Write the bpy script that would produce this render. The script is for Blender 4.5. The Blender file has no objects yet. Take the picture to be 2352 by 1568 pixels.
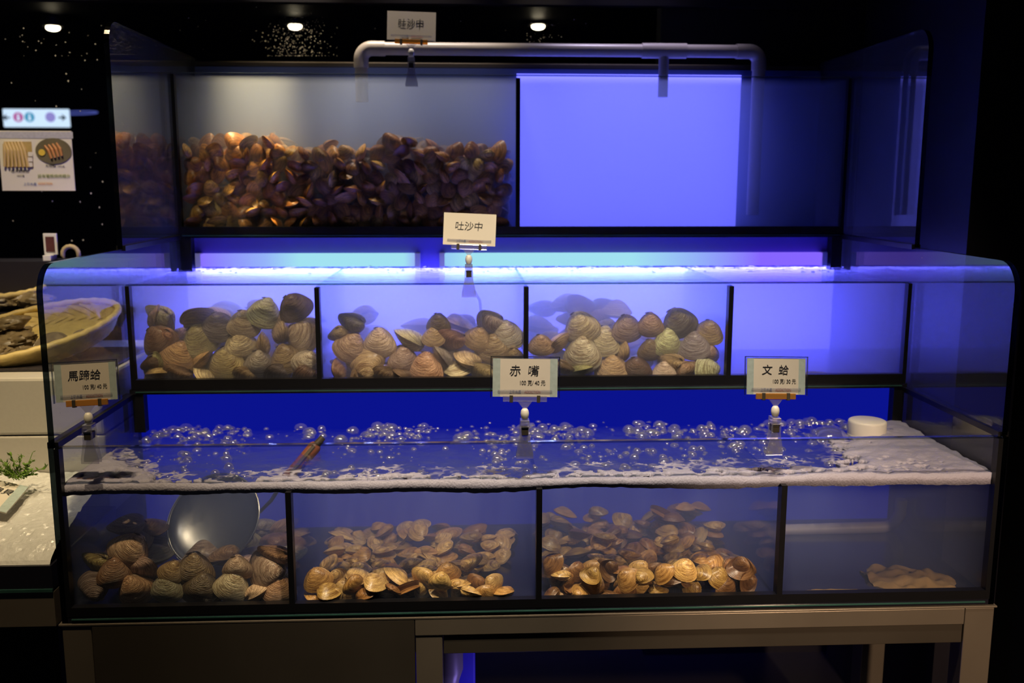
import bpy, bmesh, math, random
from mathutils import Vector, Matrix, noise
random.seed(7)
R = math.radians
SC = bpy.context.scene
COL = SC.collection

# ------------------------------------------------------------------ camera
ZO = 0.95                      # height of the front tank's rim above the floor
FPX, PITCH, YAW, ROLL = 2186.4, .166, .0483, .0015
CAM = Vector((-.1211, -1.5378, .4282))
_fw = Vector((math.sin(YAW)*math.cos(PITCH), math.cos(YAW)*math.cos(PITCH), -math.sin(PITCH)))
_rt = Vector((math.cos(YAW), -math.sin(YAW), 0)); _up = _rt.cross(_fw)
RT = _rt*math.cos(ROLL)+_up*math.sin(ROLL); UP = _up*math.cos(ROLL)-_rt*math.sin(ROLL)
def ray(px, py): return RT*((px-1176)/FPX) - UP*((py-784)/FPX) + _fw
def at(px, py, Y): d = ray(px, py); return CAM + d*((Y-CAM.y)/d.y)          # the point of the photo at depth Y
def atz(px, py, z): d = ray(px, py); return CAM + d*((z-CAM.z)/d.z)         # ... at height z
cd = bpy.data.cameras.new('camera'); co = bpy.data.objects.new('camera', cd); COL.objects.link(co)
cd.sensor_width = 36; cd.lens = FPX/2352*36; cd.clip_start = .02; cd.clip_end = 60
M = Matrix((RT, UP, -_fw)).transposed().to_4x4(); M.translation = CAM; co.matrix_world = M
cd.dof.use_dof = True; cd.dof.focus_distance = 1.62; cd.dof.aperture_fstop = 4.0
SC.camera = co

# ------------------------------------------------------------------ materials
def nt(name):
    m = bpy.data.materials.new(name); m.use_nodes = True
    t = m.node_tree; t.nodes.clear()
    return m, t, t.nodes.new('ShaderNodeOutputMaterial')
def nd(t, kind, **kw):
    n = t.nodes.new('ShaderNode'+kind)
    for k, v in kw.items():
        if k in n.inputs: n.inputs[k].default_value = v
        else: setattr(n, k, v)
    return n
def c4(c): return (c[0], c[1], c[2], 1)
def solid(name, col, rough=.5, metal=0, var=.12, scale=25, bump=0, spec=.5, trans=0, emit=None, estr=0, coat=0):
    m, t, out = nt(name)
    p = nd(t, 'BsdfPrincipled'); p.inputs['Roughness'].default_value = rough; p.inputs['Metallic'].default_value = metal
    p.inputs['Specular IOR Level'].default_value = spec
    p.inputs['Coat Weight'].default_value = coat
    tc = nd(t, 'TexCoord'); nz = nd(t, 'TexNoise', Scale=scale, Detail=4.0)
    t.links.new(tc.outputs['Object'], nz.inputs['Vector'])
    mx = nd(t, 'MixRGB'); mx.inputs[1].default_value = c4([x*(1-var) for x in col]); mx.inputs[2].default_value = c4([min(1, x*(1+var)) for x in col])
    t.links.new(nz.outputs['Fac'], mx.inputs[0]); t.links.new(mx.outputs[0], p.inputs['Base Color'])
    if bump:
        b = nd(t, 'Bump', Strength=bump, Distance=.002); t.links.new(nz.outputs['Fac'], b.inputs['Height']); t.links.new(b.outputs[0], p.inputs['Normal'])
    if emit: p.inputs['Emission Color'].default_value = c4(emit); p.inputs['Emission Strength'].default_value = estr
    t.links.new(p.outputs[0], out.inputs['Surface'])
    return m
def emitter(name, col, strength):
    m, t, out = nt(name); e = nd(t, 'Emission', Strength=strength); e.inputs[0].default_value = c4(col)
    t.links.new(e.outputs[0], out.inputs['Surface']); return m
def clear(name):
    m, t, out = nt(name); e = nd(t, 'BsdfTransparent'); e.inputs[0].default_value = (1, 1, 1, 1)
    t.links.new(e.outputs[0], out.inputs['Surface']); return m
def glassy(name, tint=(1, 1, 1), ior=1.45, rough=.03, bump=0, scale=60, dirt=0, dcol=(.5, .5, .5), gcol=(1, 1, 1), add=0, film=0, fcol=(.8, .8, .8)):
    # thin glass or plastic: clear with a fresnel reflection, some dirt on it
    m, t, out = nt(name)
    tr = nd(t, 'BsdfTransparent'); tr.inputs[0].default_value = c4(tint)
    g = nd(t, 'BsdfGlossy', Roughness=rough); g.inputs[0].default_value = c4(gcol)
    fr = nd(t, 'LayerWeight', Blend=.5); mx = nd(t, 'MixShader'); f0 = ((ior-1)/(ior+1))**2
    pw = nd(t, 'Math', operation='POWER'); pw.inputs[1].default_value = 5; t.links.new(fr.outputs['Facing'], pw.inputs[0])
    sc = nd(t, 'Math', operation='MULTIPLY_ADD'); sc.inputs[1].default_value = 1-f0; sc.inputs[2].default_value = f0; t.links.new(pw.outputs[0], sc.inputs[0])
    fac = sc.outputs[0]
    if add:
        a = nd(t, 'Math', operation='ADD', use_clamp=True); a.inputs[1].default_value = add; t.links.new(fac, a.inputs[0]); fac = a.outputs[0]
    t.links.new(fac, mx.inputs[0]); t.links.new(tr.outputs[0], mx.inputs[1]); t.links.new(g.outputs[0], mx.inputs[2])
    tc = nd(t, 'TexCoord')
    if bump:
        nz = nd(t, 'TexNoise', Scale=scale, Detail=3.0); t.links.new(tc.outputs['Object'], nz.inputs['Vector'])
        b = nd(t, 'Bump', Strength=bump, Distance=.004); t.links.new(nz.outputs['Fac'], b.inputs['Height'])
        t.links.new(b.outputs[0], g.inputs['Normal']); t.links.new(b.outputs[0], fr.inputs['Normal'])
    last = mx
    if dirt:
        d = nd(t, 'BsdfDiffuse'); d.inputs[0].default_value = c4(dcol)
        n1 = nd(t, 'TexNoise', Scale=170.0, Detail=2.0); n2 = nd(t, 'TexNoise', Scale=7.0, Detail=3.0)
        t.links.new(tc.outputs['Object'], n1.inputs['Vector']); t.links.new(tc.outputs['Object'], n2.inputs['Vector'])
        r1 = nd(t, 'MapRange'); r1.inputs[1].default_value = .66; r1.inputs[2].default_value = .76; r1.inputs[3].default_value = 0; r1.inputs[4].default_value = .45
        r2 = nd(t, 'MapRange'); r2.inputs[1].default_value = .40; r2.inputs[2].default_value = .7; r2.inputs[3].default_value = 0; r2.inputs[4].default_value = 1
        t.links.new(n1.outputs['Fac'], r1.inputs[0]); t.links.new(n2.outputs['Fac'], r2.inputs[0])
        ml = nd(t, 'Math', operation='MULTIPLY'); t.links.new(r1.outputs[0], ml.inputs[0]); t.links.new(r2.outputs[0], ml.inputs[1])
        ad = nd(t, 'Math', operation='MULTIPLY_ADD'); ad.inputs[1].default_value = dirt; ad.inputs[2].default_value = .035*dirt
        t.links.new(ml.outputs[0], ad.inputs[0])
        m2 = nd(t, 'MixShader'); t.links.new(ad.outputs[0], m2.inputs[0]); t.links.new(mx.outputs[0], m2.inputs[1]); t.links.new(d.outputs[0], m2.inputs[2])
        last = m2
    if film:
        d2 = nd(t, 'BsdfDiffuse'); d2.inputs[0].default_value = c4(fcol)
        m3 = nd(t, 'MixShader'); m3.inputs[0].default_value = film; t.links.new(last.outputs[0], m3.inputs[1]); t.links.new(d2.outputs[0], m3.inputs[2]); last = m3
    t.links.new(last.outputs[0], out.inputs['Surface'])
    return m
def haze(name, scat, dens, absorb=(.8, .8, .8), adens=0, aniso=.3):
    m, t, out = nt(name)
    adens = dens; absorb = scat      # what is not scattered is absorbed
    s = nd(t, 'VolumeScatter', Density=dens, Anisotropy=aniso); s.inputs[0].default_value = c4(scat)
    last = s
    if adens:
        a = nd(t, 'VolumeAbsorption', Density=adens); a.inputs[0].default_value = c4(absorb)
        ad = nd(t, 'AddShader'); t.links.new(s.outputs[0], ad.inputs[0]); t.links.new(a.outputs[0], ad.inputs[1]); last = ad
    t.links.new(last.outputs[0], out.inputs['Volume']); m.cycles.homogeneous_volume = True if hasattr(m.cycles, 'homogeneous_volume') else True
    return m
def clam_mat(name, c_light, c_dark, rings=20, stain=(.26, .15, .08), rough=.45, ringbump=.5):
    m, t, out = nt(name)
    p = nd(t, 'BsdfPrincipled', Roughness=rough); p.inputs['Coat Weight'].default_value = .25; p.inputs['Coat Roughness'].default_value = .25
    oi = nd(t, 'ObjectInfo'); ag = nd(t, 'Attribute', attribute_name='age'); an = nd(t, 'Attribute', attribute_name='ang'); tc = nd(t, 'TexCoord')
    rnd = nd(t, 'Math', operation='MULTIPLY'); rnd.inputs[1].default_value = 40; t.links.new(oi.outputs['Random'], rnd.inputs[0])
    a1 = nd(t, 'Math', operation='MULTIPLY'); a1.inputs[1].default_value = rings; t.links.new(ag.outputs['Fac'], a1.inputs[0])
    a2 = nd(t, 'Math', operation='MULTIPLY'); a2.inputs[1].default_value = .9; t.links.new(an.outputs['Fac'], a2.inputs[0])
    cx = nd(t, 'CombineXYZ'); t.links.new(a1.outputs[0], cx.inputs[0]); t.links.new(a2.outputs[0], cx.inputs[1]); t.links.new(rnd.outputs[0], cx.inputs[2])
    n1 = nd(t, 'TexNoise', Scale=.8, Detail=4.0, Roughness=.65); t.links.new(cx.outputs[0], n1.inputs['Vector'])
    r1 = nd(t, 'ValToRGB'); r1.color_ramp.elements[0].position = .33; r1.color_ramp.elements[1].position = .62
    r1.color_ramp.elements[0].color = c4(c_dark); r1.color_ramp.elements[1].color = c4(c_light); t.links.new(n1.outputs['Fac'], r1.inputs[0])
    of = nd(t, 'VectorMath', operation='ADD'); t.links.new(tc.outputs['Object'], of.inputs[0]); t.links.new(rnd.outputs[0], of.inputs[1])
    n2 = nd(t, 'TexNoise', Scale=28.0, Detail=4.0); t.links.new(of.outputs[0], n2.inputs['Vector'])
    r2 = nd(t, 'MapRange'); r2.inputs[1].default_value = .52; r2.inputs[2].default_value = .74; r2.inputs[3].default_value = 0; r2.inputs[4].default_value = .8
    t.links.new(n2.outputs['Fac'], r2.inputs[0])
    m1 = nd(t, 'MixRGB'); m1.inputs[2].default_value = c4(stain); t.links.new(r2.outputs[0], m1.inputs[0]); t.links.new(r1.outputs[0], m1.inputs[1])
    m2 = nd(t, 'MixRGB', blend_type='MULTIPLY'); m2.inputs[0].default_value = 1; t.links.new(m1.outputs[0], m2.inputs[1]); t.links.new(oi.outputs['Color'], m2.inputs[2])
    t.links.new(m2.outputs[0], p.inputs['Base Color'])
    n3 = nd(t, 'TexNoise', Scale=2.2, Detail=2.0); t.links.new(cx.outputs[0], n3.inputs['Vector'])
    b = nd(t, 'Bump', Strength=ringbump, Distance=.004); t.links.new(n3.outputs['Fac'], b.inputs['Height']); t.links.new(b.outputs[0], p.inputs['Normal'])
    t.links.new(p.outputs[0], out.inputs['Surface'])
    return m

MT = {}
MT['black'] = solid('black_sealant', (.006, .006, .008), .35, spec=.35)
MT['edge'] = glassy('glass_edge_dark', (.02, .03, .035), 1.5, .12)
MT['green'] = solid('green_glass_edge', (.03, .09, .08), .12, spec=1, var=.5, scale=14)
MT['rim'] = glassy('polished_glass_rim', (.62, .68, .72), 1.5, .10, add=.25)
MT['clear'] = clear('clear_front_glass')
MT['side'] = glassy('side_glass', (.86, .90, .93), 1.5, .02, dirt=1.0, dcol=(.6, .6, .58))
MT['divider'] = glassy('divider_glass', (.75, .8, .9), 1.35, .05)
MT['base'] = solid('black_base_glass', (.012, .012, .02), .15, spec=.6)
MT['blue_grey'] = solid('blue_grey_panel', (.05, .08, .26), .5, var=.05)
MT['violet'] = solid('blue_acrylic_panel', (.22, .16, .85), .25, var=.04)
MT['panel_mid'] = emitter('glowing_blue_acrylic', (.14, .13, 1.0), 16)  # back panel given its own glow to light the milky water
MT['panel_top'] = emitter('glowing_top_acrylic', (.15, .15, 1.0), 2.1)  # glow added behind the empty bay for its blue light
MT['panel_dim'] = emitter('glowing_dim_acrylic', (.004, .008, .33), .8)  # weak glow put into the bottom back panel
MT['lamp'] = emitter('lamp_diffuser', (.36, .76, .88), 1.0)
def tube_colour(name, stops):
    m, t, out = nt(name); e = nd(t, 'Emission', Strength=1.0); tc = nd(t, 'TexCoord'); sp = nd(t, 'SeparateXYZ'); mr = nd(t, 'MapRange'); cr = nd(t, 'ValToRGB')
    mr.inputs[1].default_value = -.8; mr.inputs[2].default_value = .8
    t.links.new(tc.outputs['Object'], sp.inputs[0]); t.links.new(sp.outputs[0], mr.inputs[0]); t.links.new(mr.outputs[0], cr.inputs[0])
    el = cr.color_ramp.elements
    for i, (x, c) in enumerate(stops):
        k = el[i] if i < 2 else el.new((x+.8)/1.6)
        k.position = (x+.8)/1.6; k.color = c4(c)
    t.links.new(cr.outputs[0], e.inputs[0]); t.links.new(e.outputs[0], out.inputs['Surface']); return m
CY, VI = (.36, .76, .88), (.24, .13, 1.0)
MT['lamp'] = tube_colour('two_colour_tube', [(-.77, VI), (-.60, (.30, .45, .95)), (-.52, CY), (-.27, CY), (-.24, (.30, .40, .95)), (-.17, (.30, .60, .92)), (-.12, CY), (.28, CY), (.48, (.28, .36, .96)), (.60, VI)])
MT['lamp_body'] = solid('white_lamp_body', (.6, .6, .65), .4)
MT['haze_mid'] = haze('milky_water', (.68, .74, 1.0), 8.2, aniso=.45)
MT['haze_top'] = haze('cloudy_water', (.62, .74, 1.0), 5.8, aniso=.3)
MT['haze_low'] = haze('murky_water', (.45, .55, .86), 2.7, aniso=.2)
MT['surf'] = glassy('rippled_water', (.93, .95, 1.0), 1.33, .05, bump=.35, scale=70)
MT['bubble'] = glassy('bubble_film', (.90, .92, .97), 1.45, .10, add=.20, film=.06)
MT['foam'] = solid('white_foam', (.36, .35, .47), .6, var=.10, scale=260, bump=.6)
def lace_mat():
    m, t, out = nt('foam_lace'); tc = nd(t, 'TexCoord'); nz = nd(t, 'TexNoise', Scale=30.0, Detail=3.0)
    t.links.new(tc.outputs['Object'], nz.inputs['Vector'])
    mv = nd(t, 'MixRGB'); mv.inputs[0].default_value = .03; t.links.new(tc.outputs['Object'], mv.inputs[1]); t.links.new(nz.outputs['Color'], mv.inputs[2])
    v = nd(t, 'TexVoronoi', Scale=55.0); v.feature = 'DISTANCE_TO_EDGE'; t.links.new(mv.outputs[0], v.inputs['Vector'])
    r = nd(t, 'MapRange'); r.inputs[1].default_value = .05; r.inputs[2].default_value = .22; r.inputs[3].default_value = .85; r.inputs[4].default_value = .04; t.links.new(v.outputs['Distance'], r.inputs[0])
    n2 = nd(t, 'TexNoise', Scale=16.0, Detail=3.0); t.links.new(tc.outputs['Object'], n2.inputs['Vector'])
    r2 = nd(t, 'MapRange'); r2.inputs[1].default_value = .42; r2.inputs[2].default_value = .58; t.links.new(n2.outputs['Fac'], r2.inputs[0])
    ml = nd(t, 'Math', operation='MULTIPLY'); t.links.new(r.outputs[0], ml.inputs[0]); t.links.new(r2.outputs[0], ml.inputs[1])
    tr = nd(t, 'BsdfTransparent'); d = nd(t, 'BsdfDiffuse'); d.inputs[0].default_value = (.40, .39, .50, 1)
    mx = nd(t, 'MixShader'); t.links.new(ml.outputs[0], mx.inputs[0]); t.links.new(tr.outputs[0], mx.inputs[1]); t.links.new(d.outputs[0], mx.inputs[2])
    t.links.new(mx.outputs[0], out.inputs['Surface']); return m
MT['lace'] = lace_mat()
MT['pvc'] = solid('grey_pvc', (.50, .46, .44), .35, var=.05)
MT['white'] = solid('white_plastic', (.82, .79, .73), .35, var=.05)
MT['steel'] = solid('brushed_steel', (.26, .22, .18), .34, metal=.6, var=.15, scale=9)
MT['steel_dark'] = solid('stained_steel', (.10, .085, .07), .42, metal=.6, var=.25, scale=6)
MT['chrome'] = solid('bright_steel', (.75, .75, .72), .16, metal=1)
MT['bowl'] = solid('worn_ladle_steel', (.26, .27, .29), .33, metal=1, var=.15, scale=30)
MT['wood'] = solid('red_brown_wood', (.20, .07, .04), .4, var=.4, scale=40)
MT['dark'] = solid('black_wall', (.006, .006, .008), .5)
MT['navy'] = solid('dark_panel', (.012, .010, .018), .5)
MT['floor'] = solid('dark_floor', (.02, .02, .02), .4, scale=6)
MT['paper'] = solid('cream_paper', (.84, .77, .66), .6, var=.03)
MT['paper_grey'] = solid('grey_paper', (.70, .68, .70), .6, var=.05)
MT['band'] = solid('blue_green_print', (.50, .60, .58), .6, var=.2, scale=160)
MT['ink'] = solid('black_ink', (.02, .02, .025), .6)
MT['ink_blue'] = solid('blue_ink', (.10, .16, .42), .6)
MT['ink_red'] = solid('red_ink', (.60, .10, .09), .6)
MT['ink_green'] = solid('green_ink', (.22, .28, .05), .6)
MT['ink_orange'] = solid('orange_ink', (.85, .38, .10), .6)
MT['plastic'] = glassy('clear_plastic', (.88, .88, .92), 1.5, .12, add=.05, film=.10)
MT['sleeve'] = glassy('clear_sleeve', (.97, .97, .98), 1.4, .06)
MT['amber'] = glassy('amber_plastic', (.75, .42, .12), 1.5, .12, add=.06, film=.35, fcol=(.75, .36, .08))
MT['ice'] = solid('crushed_ice', (.74, .74, .72), .25, var=.12, scale=90, bump=1.0, spec=.8)
MT['styro'] = solid('white_foam_box', (.60, .57, .51), .6, var=.05, bump=.1, scale=120)
MT['bamboo'] = solid('woven_bamboo', (.80, .58, .22), .5, var=.35, scale=55, bump=.6)
MT['oyster'] = solid('oyster_shell', (.23, .17, .09), .4, var=.8, scale=45, bump=1.0)
MT['abalone'] = solid('abalone_shell', (.26, .20, .13), .3, var=.5, scale=60, bump=.8)
MT['leaf'] = solid('parsley_green', (.16, .30, .03), .5, var=.4, scale=60)
MT['sed'] = solid('brown_sediment', (.17, .11, .05), .9, var=.5, scale=50, bump=.8)
MT['dust'] = solid('dust', (.55, .50, .40), .8)
MT['spot'] = emitter('warm_lamp_reflection', (1.0, .86, .58), 14)
MT['sign'] = emitter('lit_sign_face', (.62, .80, 1.0), 1.05)
MT['ring'] = emitter('blue_ring_glow', (.10, .13, .55), .55)
MT['s_pink'] = emitter('sign_pink', (.55, .14, .42), .8)
MT['s_blue'] = emitter('sign_blue', (.08, .38, .62), .8)
MT['s_violet'] = emitter('sign_violet', (.34, .30, .75), .8)
MT['s_dark'] = emitter('sign_dark', (.08, .11, .16), .6)
MT['shell_big'] = clam_mat('ridged_shell', (1.0, .92, .74), (.34, .23, .14), 26, ringbump=.9)
MT['shell_small'] = clam_mat('brown_shell', (1.0, .80, .47), (.30, .17, .06), 14, rough=.35, ringbump=.3)
MT['hinge'] = solid('hinge_brown', (.07, .045, .03), .6)

# ------------------------------------------------------------------ mesh builder
class MB:
    def __init__(s): s.v = []; s.f = []; s.m = []
    def add(s, vs, fs, mi=0):
        b = len(s.v); s.v += [Vector(v) for v in vs]
        for f in fs: s.f.append([b+i for i in f]); s.m.append(mi)
        return s
    def box(s, x0, x1, y0, y1, z0, z1, mi=0, mats=None):
        vs = [(x, y, z) for x in (x0, x1) for y in (y0, y1) for z in (z0, z1)]
        fs = [(0, 1, 3, 2), (4, 6, 7, 5), (0, 4, 5, 1), (2, 3, 7, 6), (0, 2, 6, 4), (1, 5, 7, 3)]   # -x +x -y +y -z +z
        b = len(s.v); s.v += [Vector(v) for v in vs]
        for i, f in enumerate(fs): s.f.append([b+k for k in f]); s.m.append(mats[i] if mats else mi)
        return s
    def prism(s, poly, axis, a, b, side=0, cap=0):
        # polygon in the two other axes, extruded along axis from a to b
        def P(u, v, w): return {'x': (w, u, v), 'y': (u, w, v), 'z': (u, v, w)}[axis]
        n = len(poly); k = len(s.v)
        s.v += [Vector(P(u, v, a)) for u, v in poly]+[Vector(P(u, v, b)) for u, v in poly]
        s.f.append([k+i for i in range(n)]); s.m.append(cap); s.f.append([k+n+i for i in reversed(range(n))]); s.m.append(cap)
        for i in range(n):
            j = (i+1) % n; s.f.append([k+i, k+j, k+n+j, k+n+i]); s.m.append(side)
        return s
    def tube(s, pts, r, n=12, mi=0, caps=True):
        pts = [Vector(p) for p in pts]; rs = r if isinstance(r, (list, tuple)) else [r]*len(pts)
        k = len(s.v); up = None
        for i, p in enumerate(pts):
            d = (pts[min(i+1, len(pts)-1)]-pts[max(i-1, 0)]).normalized()
            if up is None:
                up = Vector((0, 0, 1)) if abs(d.z) < .9 else Vector((1, 0, 0))
            a = d.cross(up).normalized(); up = a.cross(d).normalized()
            for j in range(n):
                t = 2*math.pi*j/n; s.v.append(p+(a*math.cos(t)+up*math.sin(t))*rs[i])
        for i in range(len(pts)-1):
            for j in range(n):
                q = (j+1) % n; s.f.append([k+i*n+j, k+i*n+q, k+(i+1)*n+q, k+(i+1)*n+j]); s.m.append(mi)
        if caps:
            s.f.append([k+j for j in reversed(range(n))]); s.m.append(mi); e = k+(len(pts)-1)*n
            s.f.append([e+j for j in range(n)]); s.m.append(mi)
        return s
    def lathe(s, prof, n=32, mi=0, c=(0, 0, 0)):
        k = len(s.v); c = Vector(c)
        for r, z in prof:
            for j in range(n):
                t = 2*math.pi*j/n; s.v.append(c+Vector((r*math.cos(t), r*math.sin(t), z)))
        for i in range(len(prof)-1):
            for j in range(n):
                q = (j+1) % n; s.f.append([k+i*n+j, k+i*n+q, k+(i+1)*n+q, k+(i+1)*n+j]); s.m.append(mi)
        if prof[0][0] > 1e-6: s.f.append([k+j for j in reversed(range(n))]); s.m.append(mi)
        if prof[-1][0] > 1e-6: e = k+(len(prof)-1)*n; s.f.append([e+j for j in range(n)]); s.m.append(mi)
        return s
    def xf(s, mat):
        s.v = [mat @ v for v in s.v]; return s
    def mesh(s, name, mats, smooth=False, weld=True):
        me = bpy.data.meshes.new(name); me.from_pydata([tuple(v) for v in s.v], [], s.f)
        mats = mats if isinstance(mats, (list, tuple)) else [mats]
        for m in mats: me.materials.append(m)
        for p, mi in zip(me.polygons, s.m): p.material_index = mi; p.use_smooth = bool(smooth)
        if weld:
            bm = bmesh.new(); bm.from_mesh(me); bmesh.ops.remove_doubles(bm, verts=bm.verts, dist=1e-6)
            bmesh.ops.recalc_face_normals(bm, faces=bm.faces); bm.to_mesh(me); bm.free()
        me.update(); return me
def link(name, me, parent=None, loc=None):
    o = bpy.data.objects.new(name, me); COL.objects.link(o)
    if parent is not None:
        o.parent = parent
        o.location = (-parent.location) if loc is None else loc
    elif loc is not None: o.location = loc
    return o
def obj(name, mb, mats, parent=None, smooth=False, bevel=0, loc=None, angle=40):
    me = mb.mesh(name, mats, smooth)
    o = link(name, me, parent, loc)
    if bevel:
        b = o.modifiers.new('bevel', 'BEVEL'); b.width = bevel; b.segments = 2; b.limit_method = 'ANGLE'; b.angle_limit = R(angle)
    if smooth:
        e = o.modifiers.new('split', 'EDGE_SPLIT'); e.split_angle = R(50)
    return o
def tag(o, label, cat, group=None, kind=None):
    o['label'] = label; o['category'] = cat
    if group: o['group'] = group
    if kind: o['kind'] = kind
    return o
def thing(name, label, cat, loc, group=None, kind=None):
    o = bpy.data.objects.new(name, None); COL.objects.link(o); o.location = loc; o.empty_display_size = .02
    return tag(o, label, cat, group, kind)
def struct(name, mb, mats, smooth=False):
    o = obj(name, mb, mats, smooth=smooth); o['kind'] = 'structure'; return o

# ------------------------------------------------------------------ levels of the three tanks
W = .8
Y1, Y2, Y3 = .372, .749, .964
ZB0, ZM0, ZM1, ZM2, ZT1, ZT2 = -.305, .004, .227, .297, .675, .732
T = .010
WL_LOW, WL_MID, WL_TOP = -.079, ZM1-.004, ZT1-.004
DIV = (-.42, 0., .42)

def rounded_pane(y0, y1, z0, z1, r):
    # side pane outline (y,z) with a rounded upper front corner
    pts = [(y1, z0), (y1, z1)]
    for i in range(9):
        a = math.pi/2+math.pi/2*i/8; pts.append((y0+r+r*math.cos(a), z1-r+r*math.sin(a)))
    pts.append((y0, z0)); return pts

def tank(name, label, yf, yb, z0, z1, divs, back_mat, side_y0, side_z1, r, strip):
    t = thing(name, label, 'tank', (0, yf, z0))
    obj('base_plate', MB().box(-W, W, yf, yb, z0, z0+.010), MT['base'], t)
    e = obj('base_edge', MB().box(-W+.012, W-.012, yf-.0025, yf-.0002, z0+.0042, z0+.0064), MT['green'], t); e['label'] = 'green glowing glass edge'
    obj('front_pane', MB().box(-W+.006, W-.006, yf, yf+T, z0+.010, z1-.003), MT['clear'], t)
    obj('front_rim', MB().box(-W+.006, W-.006, yf, yf+T, z1-.003, z1), MT['rim'], t)
    f = obj('bottom_sealant', MB().box(-W+.004, W-.004, yf-.0004, yf+T+.004, z0+.010, z0+strip), MT['black'], t)
    for sx in (-1, 1):
        if side_y0 < yf-.001:      # the pane of the upper tanks reaches forward over the tank below
            obj('side_pane', MB().prism(rounded_pane(side_y0, yb, z1_prev(yf)+.001, side_z1, r), 'x', sx*W-.005, sx*W+.005, 1, 0), [MT['side'], MT['edge']], t)
        else:
            obj('side_pane', MB().box(sx*W-.005, sx*W+.005, yf, yb, z0, z1-.0005, mats=[0, 0, 1, 1, 1, 1]), [MT['side'], MT['edge']], t)
        k = sx*(W-.012)
        obj('corner_sealant', MB().box(min(k, sx*(W-.004)), max(k, sx*(W-.004)), yf-.0005, yf+T+.006, z0+.010, z1-.004), MT['black'], t)
        if side_y0 < yf-.001:
            obj('joint_sealant', MB().box(sx*W-.009, sx*W+.009, side_y0+.004, yf+.004, z1_prev(yf)-.004, z1_prev(yf)+.006), MT['black'], t)
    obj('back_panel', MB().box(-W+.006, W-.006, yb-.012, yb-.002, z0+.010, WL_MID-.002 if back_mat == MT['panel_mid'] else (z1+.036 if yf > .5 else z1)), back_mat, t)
    for x in divs:
        d = obj('divider', MB().box(x-.003, x+.003, yf+T+.004, yb-.014, z0+.010, z1-.006 if z1 > .01 else WL_LOW-.006), MT['divider'], t)
        s = obj('divider_sealant', MB().box(x-.0048, x+.0048, yf-.0006, yf+T+.009, z0+.010, z1-(.008 if z1 > .01 else .082)), MT['black'], d, loc=(0, 0, 0))
        s.location = (0, 0, 0)
    return t
def z1_prev(yf): return 0.0 if yf < .5 else ZM2
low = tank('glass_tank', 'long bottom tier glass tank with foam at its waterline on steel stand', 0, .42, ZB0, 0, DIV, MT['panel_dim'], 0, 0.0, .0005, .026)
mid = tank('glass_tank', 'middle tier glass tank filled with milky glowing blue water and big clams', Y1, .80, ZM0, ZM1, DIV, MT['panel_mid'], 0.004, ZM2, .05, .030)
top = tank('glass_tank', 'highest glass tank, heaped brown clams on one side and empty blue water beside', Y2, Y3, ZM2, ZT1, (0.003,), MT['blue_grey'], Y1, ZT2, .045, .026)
# the strip of blue acrylic between the top tank and the middle tank's water, with the mid tank
obj('upper_back_panel', MB().box(-W+.006, W-.006, .786, .792, WL_MID-.002, ZM2-.001), MT['violet'], mid)
obj('rear_post', MB().box(-W+.004, -W+.030, Y2+.002, Y2+.030, ZM1-.01, ZM2), MT['black'], mid)
obj('rear_post', MB().box(W-.030, W-.004, Y2+.002, Y2+.030, ZM1-.01, ZM2), MT['black'], mid)
obj('rear_post', MB().box(-W+.004, -W+.026, Y1+.002, Y1+.024, -.075, ZM0), MT['black'], low)
obj('rear_post', MB().box(W-.026, W-.004, Y1+.002, Y1+.024, -.075, ZM0), MT['black'], low)
obj('glow_panel', MB().box(.010, .585, Y3-.020, Y3-.013, ZM2+.011, ZT2-.034), MT['panel_top'], top)
obj('back_rail', MB().box(-W+.006, W-.006, Y3-.002, Y3+.018, ZT2-.020, ZT2-.006), MT['steel_dark'], top, bevel=.003)

# lamps at the waterline of the middle tank
def tube_lamp(x0, x1, label):
    t = thing('tube_lamp', label, 'lamp', ((x0+x1)/2, .77, WL_MID+.001), 'tube lamps over the middle tank')
    obj('diffuser', MB().box(x0+.012, x1-.012, .762, .782, WL_MID+.004, .2585), MT['lamp'], t, bevel=.003)
    obj('end_cap', MB().box(x0, x0+.012, .761, .783, WL_MID+.003, .2595), MT['lamp_body'], t)
    obj('end_cap', MB().box(x1-.012, x1, .761, .783, WL_MID+.003, .2595), MT['lamp_body'], t)
tube_lamp(-.765, -.232, 'shorter cyan tube lamp glowing under the heaped clams of the top tank')
tube_lamp(-.185, .765, 'longer cyan tube lamp glowing under the empty bay of the top tank')

# ------------------------------------------------------------------ water
def water(name, label, x0, x1, y0, y1, z0, z1, mat):
    o = obj(name, MB().box(x0, x1, y0, y1, z0, z1), mat); tag(o, label, 'water', kind='stuff'); return o
water('tank_water', 'murky dark blue water filling the bottom tank below the foam', -W+.0056, W-.0056, T+.0003, .406, ZB0+.0105, WL_LOW-.001, MT['haze_low'])
water('tank_water', 'milky glowing lavender water filling the middle tank to its brim', -W+.0056, W-.0056, Y1+T+.0003, .785, ZM0+.0105, WL_MID-.001, MT['haze_mid'])
water('tank_water', 'cloudy grey blue water filling the top tank', -W+.0056, W-.0056, Y2+T+.0003, Y3-.021, ZM2+.0105, WL_TOP-.001, MT['haze_top'])

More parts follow.
